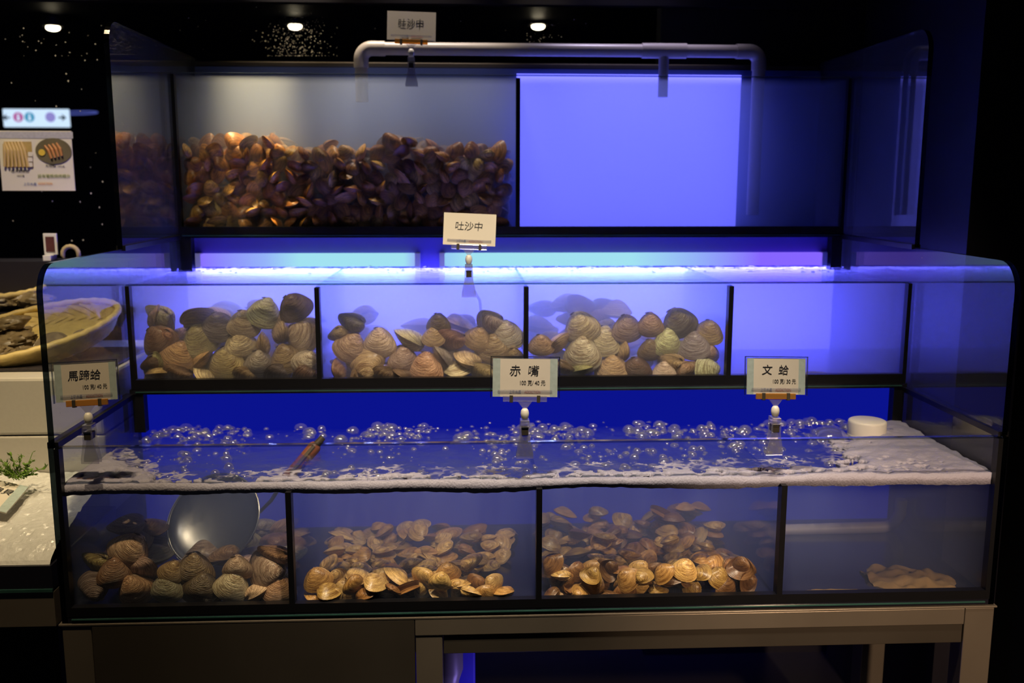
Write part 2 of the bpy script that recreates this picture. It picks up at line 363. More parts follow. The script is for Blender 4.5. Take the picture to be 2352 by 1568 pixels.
def surface(label, x0, x1, y0, y1, z, nx, ny, hf):
    m = MB(); k = len(m.v)
    for j in range(ny+1):
        for i in range(nx+1):
            x = x0+(x1-x0)*i/nx; y = y0+(y1-y0)*j/ny; m.v.append(Vector((x, y, z+hf(x, y))))
    for j in range(ny):
        for i in range(nx):
            a = j*(nx+1)+i; m.f.append([a, a+1, a+nx+2, a+nx+1]); m.m.append(0)
    o = obj('water_surface', m, MT['surf'], smooth=False)
    for p in o.data.polygons: p.use_smooth = True
    return tag(o, label, 'water', kind='stuff')
def N(x, y, s, o=0): return noise.noise(Vector((x*s, y*s, o)))
def h_low(x, y):
    b = max(0, (y-.20)/.20)
    return .003*N(x, y, 11, 1)+.0015*N(x, y, 30, 2)+b*(.012*abs(N(x, y, 20, 3))+.008*max(0, N(x, y, 48, 4)))
def h_mid(x, y):
    b = max(0, (y-Y1-.16)/.25)
    e = min(1, (y-Y1-.01)/.05)
    return e*(.0015*N(x, y*1.8, 9, 5)+.0006*N(x, y*1.5, 26, 6))+b*b*(.007*abs(N(x, y, 22, 7))+.006*max(0, N(x, y, 50, 8)))
surface('dark choppy water surface of the bottom tank', -W+.006, W-.006, T+.001, .405, WL_LOW, 330, 84, h_low)
surface('rippled violet water surface of the middle tank under the tube lamps', -W+.006, W-.006, Y1+T+.001, .784, WL_MID, 330, 84, h_mid)

# bubbles: uncountable froth of small domes riding on the water
def dome(m, c, r, n=10, flat=.75):
    prof = [(r*math.cos(a), r*flat*math.sin(a)) for a in [math.pi/2*i/4 for i in range(5)]]
    prof[-1] = (1e-7, prof[-1][1]); k = len(m.v)
    for rr, z in prof:
        for j in range(n):
            t = 2*math.pi*j/n; m.v.append(Vector((c[0]+rr*math.cos(t), c[1]+rr*math.sin(t), c[2]+z)))
    for i in range(len(prof)-1):
        for j in range(n):
            q = (j+1) % n; m.f.append([k+i*n+j, k+i*n+q, k+(i+1)*n+q, k+(i+1)*n+j]); m.m.append(0)
rb = random.Random(11)
def froth(label, n, fy, hf, z, rr, x=.77):
    m = MB(); c = 0
    while c < n:
        px = rb.uniform(-x, x); py = fy(rb)
        if N(px, py, 9, 21) < -.12 and rb.random() < .85: continue
        if -.54 < px < -.38 and .13 < py < .32: continue      # kept clear round the ladle's handle
        r = rr[0]+(rr[1]-rr[0])*rb.random()**3
        dome(m, (px, py, z+hf(px, py)-.0006), r, flat=rb.uniform(.55, 1.0)); c += 1
    me = m.mesh('bubbles', MT['bubble'], True, weld=False); o = link('bubbles', me)
    return tag(o, label, 'bubbles', kind='stuff')
froth('clear bubbles bursting over the dark water of the bottom tank', 900, lambda q: min(.40, .03+.37*q.random()**.8), h_low, WL_LOW, (.002, .011))
froth('froth of larger bubbles along the blue back panel of the bottom tank', 420, lambda q: .405-.10*q.random()**1.5, h_low, WL_LOW, (.003, .015))
froth('tiny sparkling bubbles along the back of the middle tank under its lamps', 520, lambda q: .782-.16*q.random()**2, h_mid, WL_MID, (.0012, .0055), .74)
bb = MB(); dome(bb, (0, 0, 0), .036, 28, .62)
_p = atz(1905, 1004, WL_LOW)
tag(link('bubble', bb.mesh('bubble', MT['bubble'], True), loc=(_p.x, _p.y, WL_LOW)), 'one big clear bubble swelling beside the white floating cap', 'bubble')

# foam lying on the bottom tank's water
def foam():
    cs = .0028; nx = int((2*W-.014)/cs); ny = int(.385/cs); x0 = -W+.007; y0 = T+.0012
    cells = []
    qf = random.Random(77)
    for _ in range(420):
        cx = qf.uniform(-.79, .79); cyy = T+abs(qf.gauss(.035, .03)); cells.append((cx, cyy, qf.uniform(.004, .016)*(.6 if qf.random() < .6 else 1)))
    grid = {}
    for c in cells: grid.setdefault(int(c[0]/.04), []).append(c)
    def mask(x, y):
        wob = .034*N(x, .3, 4.5, 31)+.024*N(x, .9, 12, 32)+.016*N(x, y, 26, 40)
        f = .058+wob-(y-T)
        if x < -.60: f = max(f, .20-(x+.80)*1.05-(y-T)*.9+.05*N(x, y, 14, 33))
        rx = (.80-x)
        if rx < .42: f = max(f, .17*max(0, 1-rx/.36)**.8+.035-(y-T)*.46-rx*.24+.060*N(x, y, 11, 34)+.03*N(x, y, 26, 39))
        if y > T+.012:
            g = int(x/.04); hole = 0
            for k in (g-1, g, g+1):
                for cx, cyy, r in grid.get(k, ()):
                    d = math.hypot(x-cx, y-cyy)/r
                    if d < 1.15: hole = max(hole, 1.15-d)
            f -= hole*.12
        f += .010*N(x, y, 70, 36)
        return f
    m = MB(); idx = {}
    def vid(i, j):
        if (i, j) in idx: return idx[(i, j)]
        x = x0+i*cs; y = y0+j*cs; f = max(0, mask(x, y))
        z = WL_LOW+.0040+min(.006, f*.16)+.0020*N(x, y, 40, 37)+.0008*N(x, y, 150, 38)+(.006*max(0, N(x, y, 15, 44))+.003*abs(N(x, y, 33, 45)) if x > .45 or x < -.6 else 0)
        idx[(i, j)] = len(m.v); m.v.append(Vector((x, y, z))); return idx[(i, j)]
    for j in range(ny):
        for i in range(nx):
            if mask(x0+(i+.5)*cs, y0+(j+.5)*cs) > 0:
                m.f.append([vid(i, j), vid(i+1, j), vid(i+1, j+1), vid(i, j+1)]); m.m.append(0)
    # lacy film reaching further over the water
    lace = MB(); li = {}
    def lid(i, j):
        if (i, j) not in li:
            x = x0+i*cs; y = y0+j*cs; li[(i, j)] = len(lace.v); lace.v.append(Vector((x, y, WL_LOW+max(.0030, h_low(x, y)+.0012))))
        return li[(i, j)]
    for j in range(3, ny):
        for i in range(nx):
            f = mask(x0+(i+.5)*cs, y0+(j+.5)*cs)
            if -.050 < f <= .002: lace.f.append([lid(i, j), lid(i+1, j), lid(i+1, j+1), lid(i, j+1)]); lace.m.append(0)
    # lower side, wavy where it meets the front pane
    top_n = len(m.v); low_v = []
    inv = {v: k for k, v in idx.items()}
    for v in range(top_n):
        i, j = inv[v]; x = x0+i*cs
        d = .0085+.0100*N(x, 0, 5, 41)+.002*N(x, 0, 60, 42) if j < 4 else .004
        low_v.append(Vector((m.v[v].x, m.v[v].y, WL_LOW-d)))
    edges = {}
    for f in list(m.f):
        for a, b in zip(f, f[1:]+f[:1]):
            edges[(a, b)] = edges.get((a, b), 0)+1
    m.v += low_v
    for f in list(m.f): m.f.append([top_n+v for v in reversed(f)]); m.m.append(0)
    for (a, b) in edges:
        if (b, a) not in edges: m.f.append([b, a, top_n+a, top_n+b]); m.m.append(0)
    me = m.mesh('foam', MT['foam'], True, weld=False); o = link('foam', me)
    tag(o, 'pale lilac foam floating along the front glass and corners of the bottom tank', 'foam', kind='stuff')
    l = link('foam_film', lace.mesh('foam_film', MT['lace'], True, weld=False), o, (0, 0, 0)); l['kind'] = 'stuff'
foam()

# ------------------------------------------------------------------ clams
def valve(sign, nA, nS, k, a, gap):
    vs, fs, ages, angs = [], [], [], []
    s0 = .035
    for i in range(nS):
        u = i/(nS-1); s = s0*(1/s0)**u if False else s0+(1-s0)*u**.8
        phi = -math.log(s)/k
        for j in range(nA):
            t = 2*math.pi*j/nA
            x = .045+a*math.sin(t)*(1-.20*math.cos(t))*(1+.04*math.cos(3*t)); z = -.49+.50*math.cos(t)
            x *= s; z *= s
            x += .06*(1-s)**2
            vs.append((x, sign*(gap-z*math.sin(phi)), z*math.cos(phi))); ages.append(s); angs.append(t)
    for i in range(nS-1):
        for j in range(nA):
            q = (j+1) % nA; f = [i*nA+j, i*nA+q, (i+1)*nA+q, (i+1)*nA+j]
            fs.append(f if sign > 0 else f[::-1])
    fs.append(list(range(nA)) if sign < 0 else list(reversed(range(nA))))
    return vs, fs, ages, angs
def shell_mesh(name, parts, mat):
    vs, fs, ag, an = [], [], [], []
    for p in parts:
        b = len(vs); vs += p[0]; fs += [[b+i for i in f] for f in p[1]]; ag += p[2]; an += p[3]
    vs = [(x, y, z+.47) for x, y, z in vs]      # origin near the middle of the shell
    me = bpy.data.meshes.new(name); me.from_pydata(vs, [], fs)
    for nme, d in (('age', ag), ('ang', an)):
        at_ = me.attributes.new(nme, 'FLOAT', 'POINT'); at_.data.foreach_set('value', d)
    me.materials.append(mat)
    for p in me.polygons: p.use_smooth = True
    me.update(); return me
BIG = [[shell_mesh('valve', [valve(s, 36, 16, k, a, .006)], MT['shell_big']) for s in (1, -1)] for k, a in ((1.15, .56), (1.3, .60), (1.05, .53))]
lm = MB(); lm.lathe([(1e-7, -.10), (.018, -.07), (.028, 0), (.018, .07), (1e-7, .10)], 10); lm.xf(Matrix.Translation((-.10, 0, .475)) @ Matrix.Rotation(R(75), 4, 'Y'))
LIG = lm.mesh('hinge_ligament', MT['hinge'], True)
SMALL = [shell_mesh('clam_shell', [valve(1, 20, 9, k, a, .006), valve(-1, 20, 9, k, a, .006)], MT['shell_small']) for k, a in ((1.35, .60), (1.5, .64), (1.25, .56))]
def open_clam(k, a, ang):
    p = []
    for s in (1, -1):
        v, f, g, n = valve(s, 22, 9, k, a, .004)
        rot = Matrix.Rotation(R(-ang*s), 3, 'X'); v = [tuple(rot @ Vector(q)) for q in v]; p.append((v, f[:-1], g, n))
    return shell_mesh('clam_shell', p, MT['shell_small'])
SMALL_OPEN = [open_clam(1.4, .62, 13), open_clam(1.3, .58, 20)]
TINT = {'pale': (.80, .72, .56), 'cream': (.92, .80, .56), 'tan': (.66, .50, .30), 'orange-brown': (.60, .40, .22), 'brown': (.38, .25, .16),
        'dark brown': (.22, .15, .11), 'grey': (.46, .44, .40), 'dark grey': (.25, .23, .22), 'pinkish': (.64, .49, .42), 'olive': (.50, .43, .25)}
def rotm(a, t, w): return (Matrix.Rotation(R(w), 3, 'Z') @ Matrix.Rotation(R(t), 3, 'X') @ Matrix.Rotation(R(a), 3, 'Y')).to_euler()
rc = random.Random(5)
proto = []
for vv in BIG:
    proto.append((vv, LIG))
def big_clam(loc, size, eul, tint, label, group=None):
    vv, lg = proto[rc.randrange(3)]
    r = thing('large_clam', label, 'clam', loc, group); r.rotation_euler = eul; r.scale = (size,)*3
    c = [min(1, x*rc.uniform(.92, 1.18)) for x in TINT[tint]]
    for me in vv:
        o = bpy.data.objects.new('valve', me); COL.objects.link(o); o.parent = r; o.color = (*c, 1)
    o = bpy.data.objects.new('hinge_ligament', lg); COL.objects.link(o); o.parent = r
    return r

POSE = {'F': 'broadside', 'E': 'lip outward', 'T': 'tilted'}
# (photo x, photo y, apparent size, umbo direction, pose, colour) of the clams that lie against the glass
Z4 = lambda x, y, s: (x/3.016, 560+y/3.016, s/3.016)
Z5 = lambda x, y, s: (720+x/2.613, 480+y/2.613, s/2.613)
Z6 = lambda x, y, s: (1480+x/2.697, 560+y/2.697, s/2.697)
Z7 = lambda x, y, s: (x/2.7605, 1000+y/2.7605, s/2.7605)
bay1 = [(Z4, 950, 505, 160, 10, 'E', 'tan'), (Z4, 1105, 510, 215, 65, 'T', 'pale'), (Z4, 1360, 505, 215, 60, 'E', 'orange-brown'), (Z4, 1505, 575, 205, 0, 'F', 'dark grey'),
        (Z4, 1825, 475, 205, 20, 'F', 'pale'), (Z4, 2035, 440, 190, -25, 'F', 'dark brown'), (Z4, 1680, 555, 190, 5, 'F', 'pinkish'), (Z4, 975, 670, 205, -30, 'F', 'brown'),
        (Z4, 1145, 640, 160, 50, 'T', 'tan'), (Z4, 1230, 765, 205, 25, 'F', 'orange-brown'), (Z4, 1385, 665, 220, -30, 'F', 'olive'), (Z4, 1660, 715, 215, -10, 'F', 'cream'),
        (Z4, 1945, 590, 190, 0, 'E', 'pinkish'), (Z4, 1825, 690, 155, 0, 'E', 'tan'), (Z4, 2105, 640, 225, -60, 'F', 'pinkish'), (Z4, 1075, 820, 165, 0, 'T', 'olive'),
        (Z4, 1395, 800, 170, 60, 'E', 'tan'), (Z4, 1560, 830, 235, 0, 'F', 'tan'), (Z4, 1785, 830, 195, 0, 'F', 'grey'), (Z4, 1975, 795, 200, -20, 'F', 'brown'),
        (Z4, 2150, 820, 185, 30, 'F', 'pale'), (Z4, 955, 830, 140, 0, 'T', 'dark brown'), (Z4, 1015, 925, 185, 80, 'E', 'tan'), (Z4, 1240, 915, 190, 80, 'T', 'brown'),
        (Z4, 1415, 905, 160, -50, 'E', 'pale'), (Z4, 1700, 925, 165, 80, 'T', 'olive'), (Z4, 1925, 920, 190, 80, 'T', 'dark grey'), (Z4, 2130, 915, 180, 80, 'T', 'dark brown')]
bay2 = [(Z5, 230, 680, 160, 80, 'T', 'dark grey'), (Z5, 150, 750, 115, 0, 'T', 'tan'), (Z5, 215, 825, 180, 30, 'F', 'pinkish'), (Z5, 390, 800, 175, 0, 'F', 'pale'),
        (Z5, 575, 775, 195, -50, 'E', 'cream'), (Z5, 330, 920, 205, 165, 'F', 'olive'), (Z5, 155, 960, 135, 0, 'E', 'brown'), (Z5, 530, 905, 170, 0, 'F', 'grey'),
        (Z5, 715, 765, 120, 0, 'F', 'tan'), (Z5, 745, 690, 130, 0, 'F', 'dark brown'), (Z5, 825, 780, 180, 80, 'T', 'brown'), (Z5, 770, 885, 170, -40, 'E', 'grey'),
        (Z5, 925, 895, 170, -55, 'E', 'pale'), (Z5, 665, 985, 195, 5, 'F', 'tan'), (Z5, 980, 775, 140, 20, 'F', 'tan'), (Z5, 1060, 670, 155, 80, 'T', 'pale'),
        (Z5, 1185, 760, 180, -10, 'F', 'pale'), (Z5, 1070, 835, 175, 0, 'F', 'orange-brown'), (Z5, 860, 1000, 175, 80, 'E', 'cream'), (Z5, 1020, 1000, 145, 70, 'T', 'tan'),
        (Z5, 425, 1000, 150, 80, 'T', 'dark brown'), (Z5, 245, 1010, 100, 0, 'E', 'brown'), (Z5, 530, 1010, 135, -60, 'E', 'dark brown'), (Z5, 1225, 875, 110, 0, 'T', 'olive')]
bay3 = [(Z5, 1360, 815, 125, 0, 'F', 'tan'), (Z5, 1478, 795, 165, 42, 'E', 'cream'), (Z5, 1605, 868, 205, 0, 'F', 'pale'), (Z5, 1732, 790, 180, 10, 'F', 'cream'),
        (Z5, 1600, 710, 190, -20, 'F', 'pale'), (Z5, 1875, 715, 165, 0, 'F', 'grey'), (Z5, 1855, 845, 135, 0, 'E', 'orange-brown'), (Z5, 1785, 960, 165, 0, 'F', 'tan'),
        (Z5, 1495, 950, 120, 0, 'T', 'brown'), (Z5, 1600, 990, 165, 80, 'E', 'olive'), (Z5, 1930, 960, 150, 0, 'F', 'dark brown'), (Z6, 30, 500, 150, 0, 'F', 'pinkish'),
        (Z6, 205, 490, 190, -25, 'F', 'dark grey'), (Z6, 415, 545, 155, 10, 'F', 'orange-brown'), (Z6, 135, 610, 175, 0, 'F', 'cream'), (Z6, 300, 630, 175, 0, 'F', 'grey'),
        (Z6, 30, 655, 135, 0, 'F', 'brown'), (Z6, 165, 735, 160, 70, 'T', 'tan'), (Z6, 400, 690, 150, 0, 'T', 'pinkish'), (Z6, 395, 785, 165, 85, 'F', 'pale'),
        (Z6, 115, 805, 130, 0, 'F', 'pale'), (Z6, 255, 800, 150, -40, 'T', 'tan')]
bay4 = [(Z7, 575, 805, 190, 60, 'T', 'olive'), (Z7, 590, 950, 195, 160, 'F', 'dark grey'), (Z7, 722, 868, 190, 0, 'F', 'brown'), (Z7, 905, 842, 200, -60, 'T', 'pale'),
        (Z7, 855, 975, 220, -25, 'F', 'tan'), (Z7, 1050, 962, 185, 0, 'F', 'grey'), (Z7, 1080, 860, 145, 30, 'F', 'orange-brown'), (Z7, 1225, 855, 225, 0, 'F', 'brown'),
        (Z7, 1270, 968, 225, 10, 'F', 'dark brown'), (Z7, 1465, 948, 195, 25, 'F', 'pale'), (Z7, 1500, 840, 170, 0, 'F', 'cream'), (Z7, 1635, 982, 165, 70, 'E', 'cream'),
        (Z7, 1690, 850, 240, 80, 'F', 'pinkish'), (Z7, 1800, 975, 170, 0, 'F', 'tan'), (Z7, 815, 725, 230, 40, 'F', 'cream'), (Z7, 1790, 760, 210, 70, 'T', 'tan')]
ORD = ['first', 'second', 'third', 'fourth', 'fifth', 'sixth', 'seventh', 'eighth', 'ninth', 'tenth']
def against_glass(rows, ypane, x0, x1, zfloor, where, row_names, ppm):
    items = []
    for fn, zx, zy, zs, a, pose, tint in rows:
        px, py, s = fn(zx, zy, zs); items.append([px, py, s, a, pose, tint])
    ys = sorted(i[1] for i in items); n = len(items); per = math.ceil(n/len(row_names))
    items.sort(key=lambda i: i[1])
    for r, rn in enumerate(row_names):
        row = sorted(items[r*per:(r+1)*per], key=lambda i: i[0])
        for q, (px, py, s, a, pose, tint) in enumerate(row):
            size = s/ppm*1.07
            depth = {'F': .34, 'E': .60, 'T': .47}[pose]*size
            y = ypane+T+.004+depth+(len(row_names)-1-r)*.006+rc.uniform(0, .006)
            if pose == 'F': t, w, aa = rc.uniform(-22, 8), rc.uniform(-22, 22), a
            elif pose == 'E': t, w, aa = rc.uniform(-12, 12), 90+rc.uniform(-25, 25), 0
            else: t, w, aa = rc.uniform(25, 45), rc.uniform(-35, 35), a
            p = at(px, py, y)
            e = rotm(aa, t, w)
            if pose == 'E': e = (Matrix.Rotation(R(a), 3, 'Y') @ rotm(rc.uniform(150, 210), t, w).to_matrix()).to_euler()
            p.x = min(max(p.x, x0+size*.50), x1-size*.50)
            p.z = max(p.z, zfloor+size*(.42 if pose == 'F' else .36))
            big_clam(p, size, e, tint, f'{tint} ridged clam, {POSE[pose]}, {ORD[q]} along the {rn}, {where}')
RN = ['top row', 'upper middle row', 'lower middle row', 'bottom row']
against_glass(bay1, Y1, -.785, -.426, ZM0+.012, 'first middle bay', RN, 1128)
against_glass(bay2, Y1, -.413, -.006, ZM0+.012, 'second middle bay', RN, 1128)
against_glass(bay3, Y1, .006, .413, ZM0+.012, 'third middle bay', RN, 1128)
against_glass(bay4, 0, -.785, -.426, ZB0+.012, 'ladle bay', ['upper row', 'bottom row'], 1390)

class Pile:
    """drops shells one by one on a height map"""
    def __init__(s, x0, x1, y0, y1, floor):
        s.c = .004; s.x0, s.y0 = x0, y0; s.nx = int((x1-x0)/s.c)+1; s.ny = int((y1-y0)/s.c)+1
        s.h = [[floor]*s.ny for _ in range(s.nx)]
    def drop(s, x, y, r, th, lim=9):
        ci, cj = (x-s.x0)/s.c, (y-s.y0)/s.c; k = r/s.c; cells = []
        for i in range(max(0, int(ci-k)), min(s.nx, int(ci+k)+2)):
            for j in range(max(0, int(cj-k)), min(s.ny, int(cj+k)+2)):
                d = ((i-ci)**2+(j-cj)**2)/(k*k)
                if d < 1: cells.append((i, j, math.sqrt(1-d)))
        if not cells: return None
        hs = sorted((s.h[i][j]-th*.5*(1-w) for i, j, w in cells)); b = hs[int(len(hs)*.80)]
        zc = b+th*.5
        if zc > lim+th*.75: return None
        for i, j, w in cells: s.h[i][j] = max(s.h[i][j], zc+th*.5*w)
        return zc
# clams fading into the water behind the front rows
def fill_big(x0, x1, y0, y1, floor, n, prof, label, group, sz, seed):
    q = random.Random(seed); p = Pile(x0, x1, y0, y1, floor); c = 0
    for _ in range(n*40):
        if c >= n: break
        s = q.uniform(*sz); x = q.uniform(x0+s*.5, x1-s*.5); y = q.uniform(y0+s*.3, y1-s*.4)
        th = s*.62; lim = prof(x, y)
        if p.h[int((x-p.x0)/p.c)][int((y-p.y0)/p.c)] > lim: continue
        z = p.drop(x, y, s*.48, th, lim)
        if z is None: continue
        e = rotm(q.uniform(0, 360), 90+q.uniform(-28, 28), q.uniform(0, 360)); z += s*.05
        big_clam((x, y, z), s, e, q.choice(list(TINT)), label, group); c += 1
fill_big(-.785, -.426, Y1+.080, Y2-.02, ZM0+.012, 36, lambda x, y: .115, 'large clam blurred in milky water behind the front clams of the first middle bay', 'hazy clams of the first middle bay', (.062, .076), 1)
fill_big(-.413, -.006, Y1+.080, Y2-.02, ZM0+.012, 36, lambda x, y: .10+.03*math.sin((x+.41)/.4*3), 'large clam blurred in milky water behind the front clams of the second middle bay', 'hazy clams of the second middle bay', (.060, .074), 2)
fill_big(.006, .413, Y1+.080, Y2-.02, ZM0+.012, 36, lambda x, y: .125, 'large clam blurred in milky water behind the front clams of the third middle bay', 'hazy clams of the third middle bay', (.060, .074), 3)
fill_big(-.785, -.426, .075, .38, ZB0+.012, 26, lambda x, y: ZB0+.032+(.11 if x < -.66 else (.07 if x > -.47 else .0))*min(1, y/.16), 'large clam blurred in murky water behind the ladle', 'hazy clams behind the ladle', (.056, .068), 4)

def small_clam(loc, size, eul, tint, label, group, name='small_clam', op=False):
    me = rc.choice(SMALL_OPEN) if op else rc.choice(SMALL)
    o = bpy.data.objects.new(name, me); COL.objects.link(o); o.location = loc; o.rotation_euler = eul; o.scale = (size,)*3
    k = rc.uniform(.85, 1.2); c = [min(1, x*k*w) for x, w in zip(TINT[tint], (1.2, .95, .62) if name == 'brown_clam' else (.98, .92, .74))]; o.color = (*c, 1)
    return tag(o, label, 'clam', group)
def pile_small(x0, x1, y0, y1, floor, n, prof, zones, sz, seed, tints, pop):
    q = random.Random(seed); p = Pile(x0, x1, y0, y1, floor); c = 0
    for _ in range(n*40):
        if c >= n: break
        s = q.uniform(*sz); x = q.uniform(x0+s*.5, x1-s*.5); y = y0+s*.36+(.030 if _ < n*3 else y1-y0-s*.8)*q.random()
        lim = prof(x, y)
        if lim <= floor or p.h[int((x-p.x0)/p.c)][int((y-p.y0)/p.c)] > lim: continue
        z = p.drop(x, y, s*.46, s*.5, lim)
        if z is None: continue
        if y < y0+.05 and q.random() < .55: e = rotm(q.uniform(-90, 90), q.uniform(-30, 10), q.uniform(-40, 40)); z += s*.10
        else: e = rotm(q.uniform(0, 360), 90+q.uniform(-38, 38), q.uniform(0, 360))
        lb, gp = zones(x, y, z)
        small_clam((x, y, z), s, e, q.choice(tints), lb, gp, op=q.random() < pop); c += 1
def zone2(x, y, z):
    if y < .07: return 'small tan clam at the front of the sparse heap in the second bottom bay', 'front small clams of the second bottom bay'
    if y < .19: return 'small tan clam midway back in the sparse heap of the second bottom bay', 'middle small clams of the second bottom bay'
    return 'small clam fading at the back of the second bottom bay', 'back small clams of the second bottom bay'
pile_small(-.408, -.006, T+.004, .36, ZB0+.012, 120, lambda x, y: ZB0+(.036 if x < -.14+y*.22 else (.020 if x < -.085+y*.25 else -1)), zone2, (.033, .043), 21, ['cream', 'tan', 'pale', 'tan', 'cream', 'cream', 'olive', 'brown'], .06)
_p = at(1157, 1357, .035)
small_clam((_p.x, _p.y, ZB0+.024), .040, rotm(80, 75, 20), 'tan', 'lone small tan clam lying apart on bare floor in the second bottom bay', None)
def zone3(x, y, z):
    if y < .06: return 'small glossy clam at the front of the dense heap in the third bottom bay', 'front small clams of the third bottom bay'
    if y < .16: return 'small brown clam midway back in the dense heap of the third bottom bay', 'middle small clams of the third bottom bay'
    return 'small brown clam fading at the back of the third bottom bay', 'back small clams of the third bottom bay'
pile_small(.006, .405, T+.004, .37, ZB0+.012, 185, lambda x, y: ZB0+.042+.026*min(1, max(0, y-.02)/.22)-(.02 if x > .37 else 0), zone3, (.032, .042), 22, ['cream', 'tan', 'brown', 'brown', 'olive', 'tan', 'dark brown', 'dark brown', 'olive'], .16)

# the top tank's heap: layers of clams pressed against the glass
def heap_top():
    q = random.Random(33); z0 = ZM2+.014; x0, x1 = -.788, -.010
    def crest(x):
        return .528+.006*math.sin(x*17)+.006*math.sin(x*41+1)-(.006 if x > -.2 else 0)
    step = .0365; nrow = 8; c = 0
    for layer in range(2):
        for r in range(9):
            for i in range(23):
                x = x0+.017+(x1-x0-.034)*(i+(.5 if (r+layer) % 2 else 0)*.9)/22.4+q.uniform(-.006, .006)
                z = z0+.020+r*.0270+q.uniform(-.006, .006)
                if x > x1-.015 or z > crest(x)-.010: continue
                s = q.uniform(.036, .047); y = Y2+T+.0045+s*.36+layer*.036+q.uniform(0, .007)
                u = q.random()
                if u < .5: e = rotm(q.uniform(-180, 180), q.uniform(-25, 15), q.uniform(-35, 35))
                elif u < .8: e = (Matrix.Rotation(R(q.uniform(-80, 80)), 3, 'Y') @ rotm(180, q.uniform(-12, 12), 90+q.uniform(-30, 30)).to_matrix()).to_euler()
                else: e = rotm(q.uniform(-180, 180), q.uniform(30, 60), q.uniform(-60, 60))
                third = 'warm lit end' if x < -.53 else ('middle' if x < -.27 else 'divider end')
                hgt = 'crest' if z > crest(x)-.042 else ('body' if z > z0+.09 else 'dark base')
                if layer: lb, gp = f'brown clam behind the front layer of top tank heap, {hgt}, {third}', f'second layer {hgt} clams, {third}'
                else: lb, gp = f'brown clam against glass, {hgt} of top tank heap, {third}', f'glass side {hgt} clams, {third}'
                if layer and hgt != 'crest' and q.random() < .55: continue
                small_clam((x, y, z), s, e, q.choice(['cream', 'tan', 'brown', 'orange-brown', 'olive', 'tan', 'brown']), lb, gp, 'brown_clam', q.random() < .03); c += 1
    # the rest of the heap behind, which nobody could count
    vs, fs, ag, an = [], [], [], []
    for r in range(8):
        for i in range(20):
            for j in range(3):
                x = x0+.02+(x1-x0-.04)*i/19+q.uniform(-.01, .01); z = z0+.016+r*.028+q.uniform(-.008, .008)+(.004 if r == 7 else 0); y = Y2+.105+j*.042+q.uniform(-.01, .01)
                if z > crest(x)-.004: continue
                me = SMALL[q.randrange(3)]; s = q.uniform(.038, .046); mtx = Matrix.Translation((x, y, z)) @ rotm(q.uniform(0, 360), q.uniform(0, 360), q.uniform(0, 360)).to_matrix().to_4x4() @ Matrix.Scale(s, 4)
                b = len(vs); vs += [tuple(mtx @ v.co) for v in me.vertices]; fs += [[b+k for k in p.vertices] for p in me.polygons]
                ag += [d.value for d in me.attributes['age'].data]; an += [d.value for d in me.attributes['ang'].data]
    me = bpy.data.meshes.new('clam_heap'); me.from_pydata(vs, [], fs)
    for nme, d in (('age', ag), ('ang', an)): me.attributes.new(nme, 'FLOAT', 'POINT').data.foreach_set('value', d)
    me.materials.append(MT['shell_small'])
    for p in me.polygons: p.use_smooth = True
    o = link('clam_heap', me); o.color = (.6, .45, .28, 1)
    tag(o, 'far side of the brown clam heap, deep in the top tank', 'clams', kind='stuff')
heap_top()

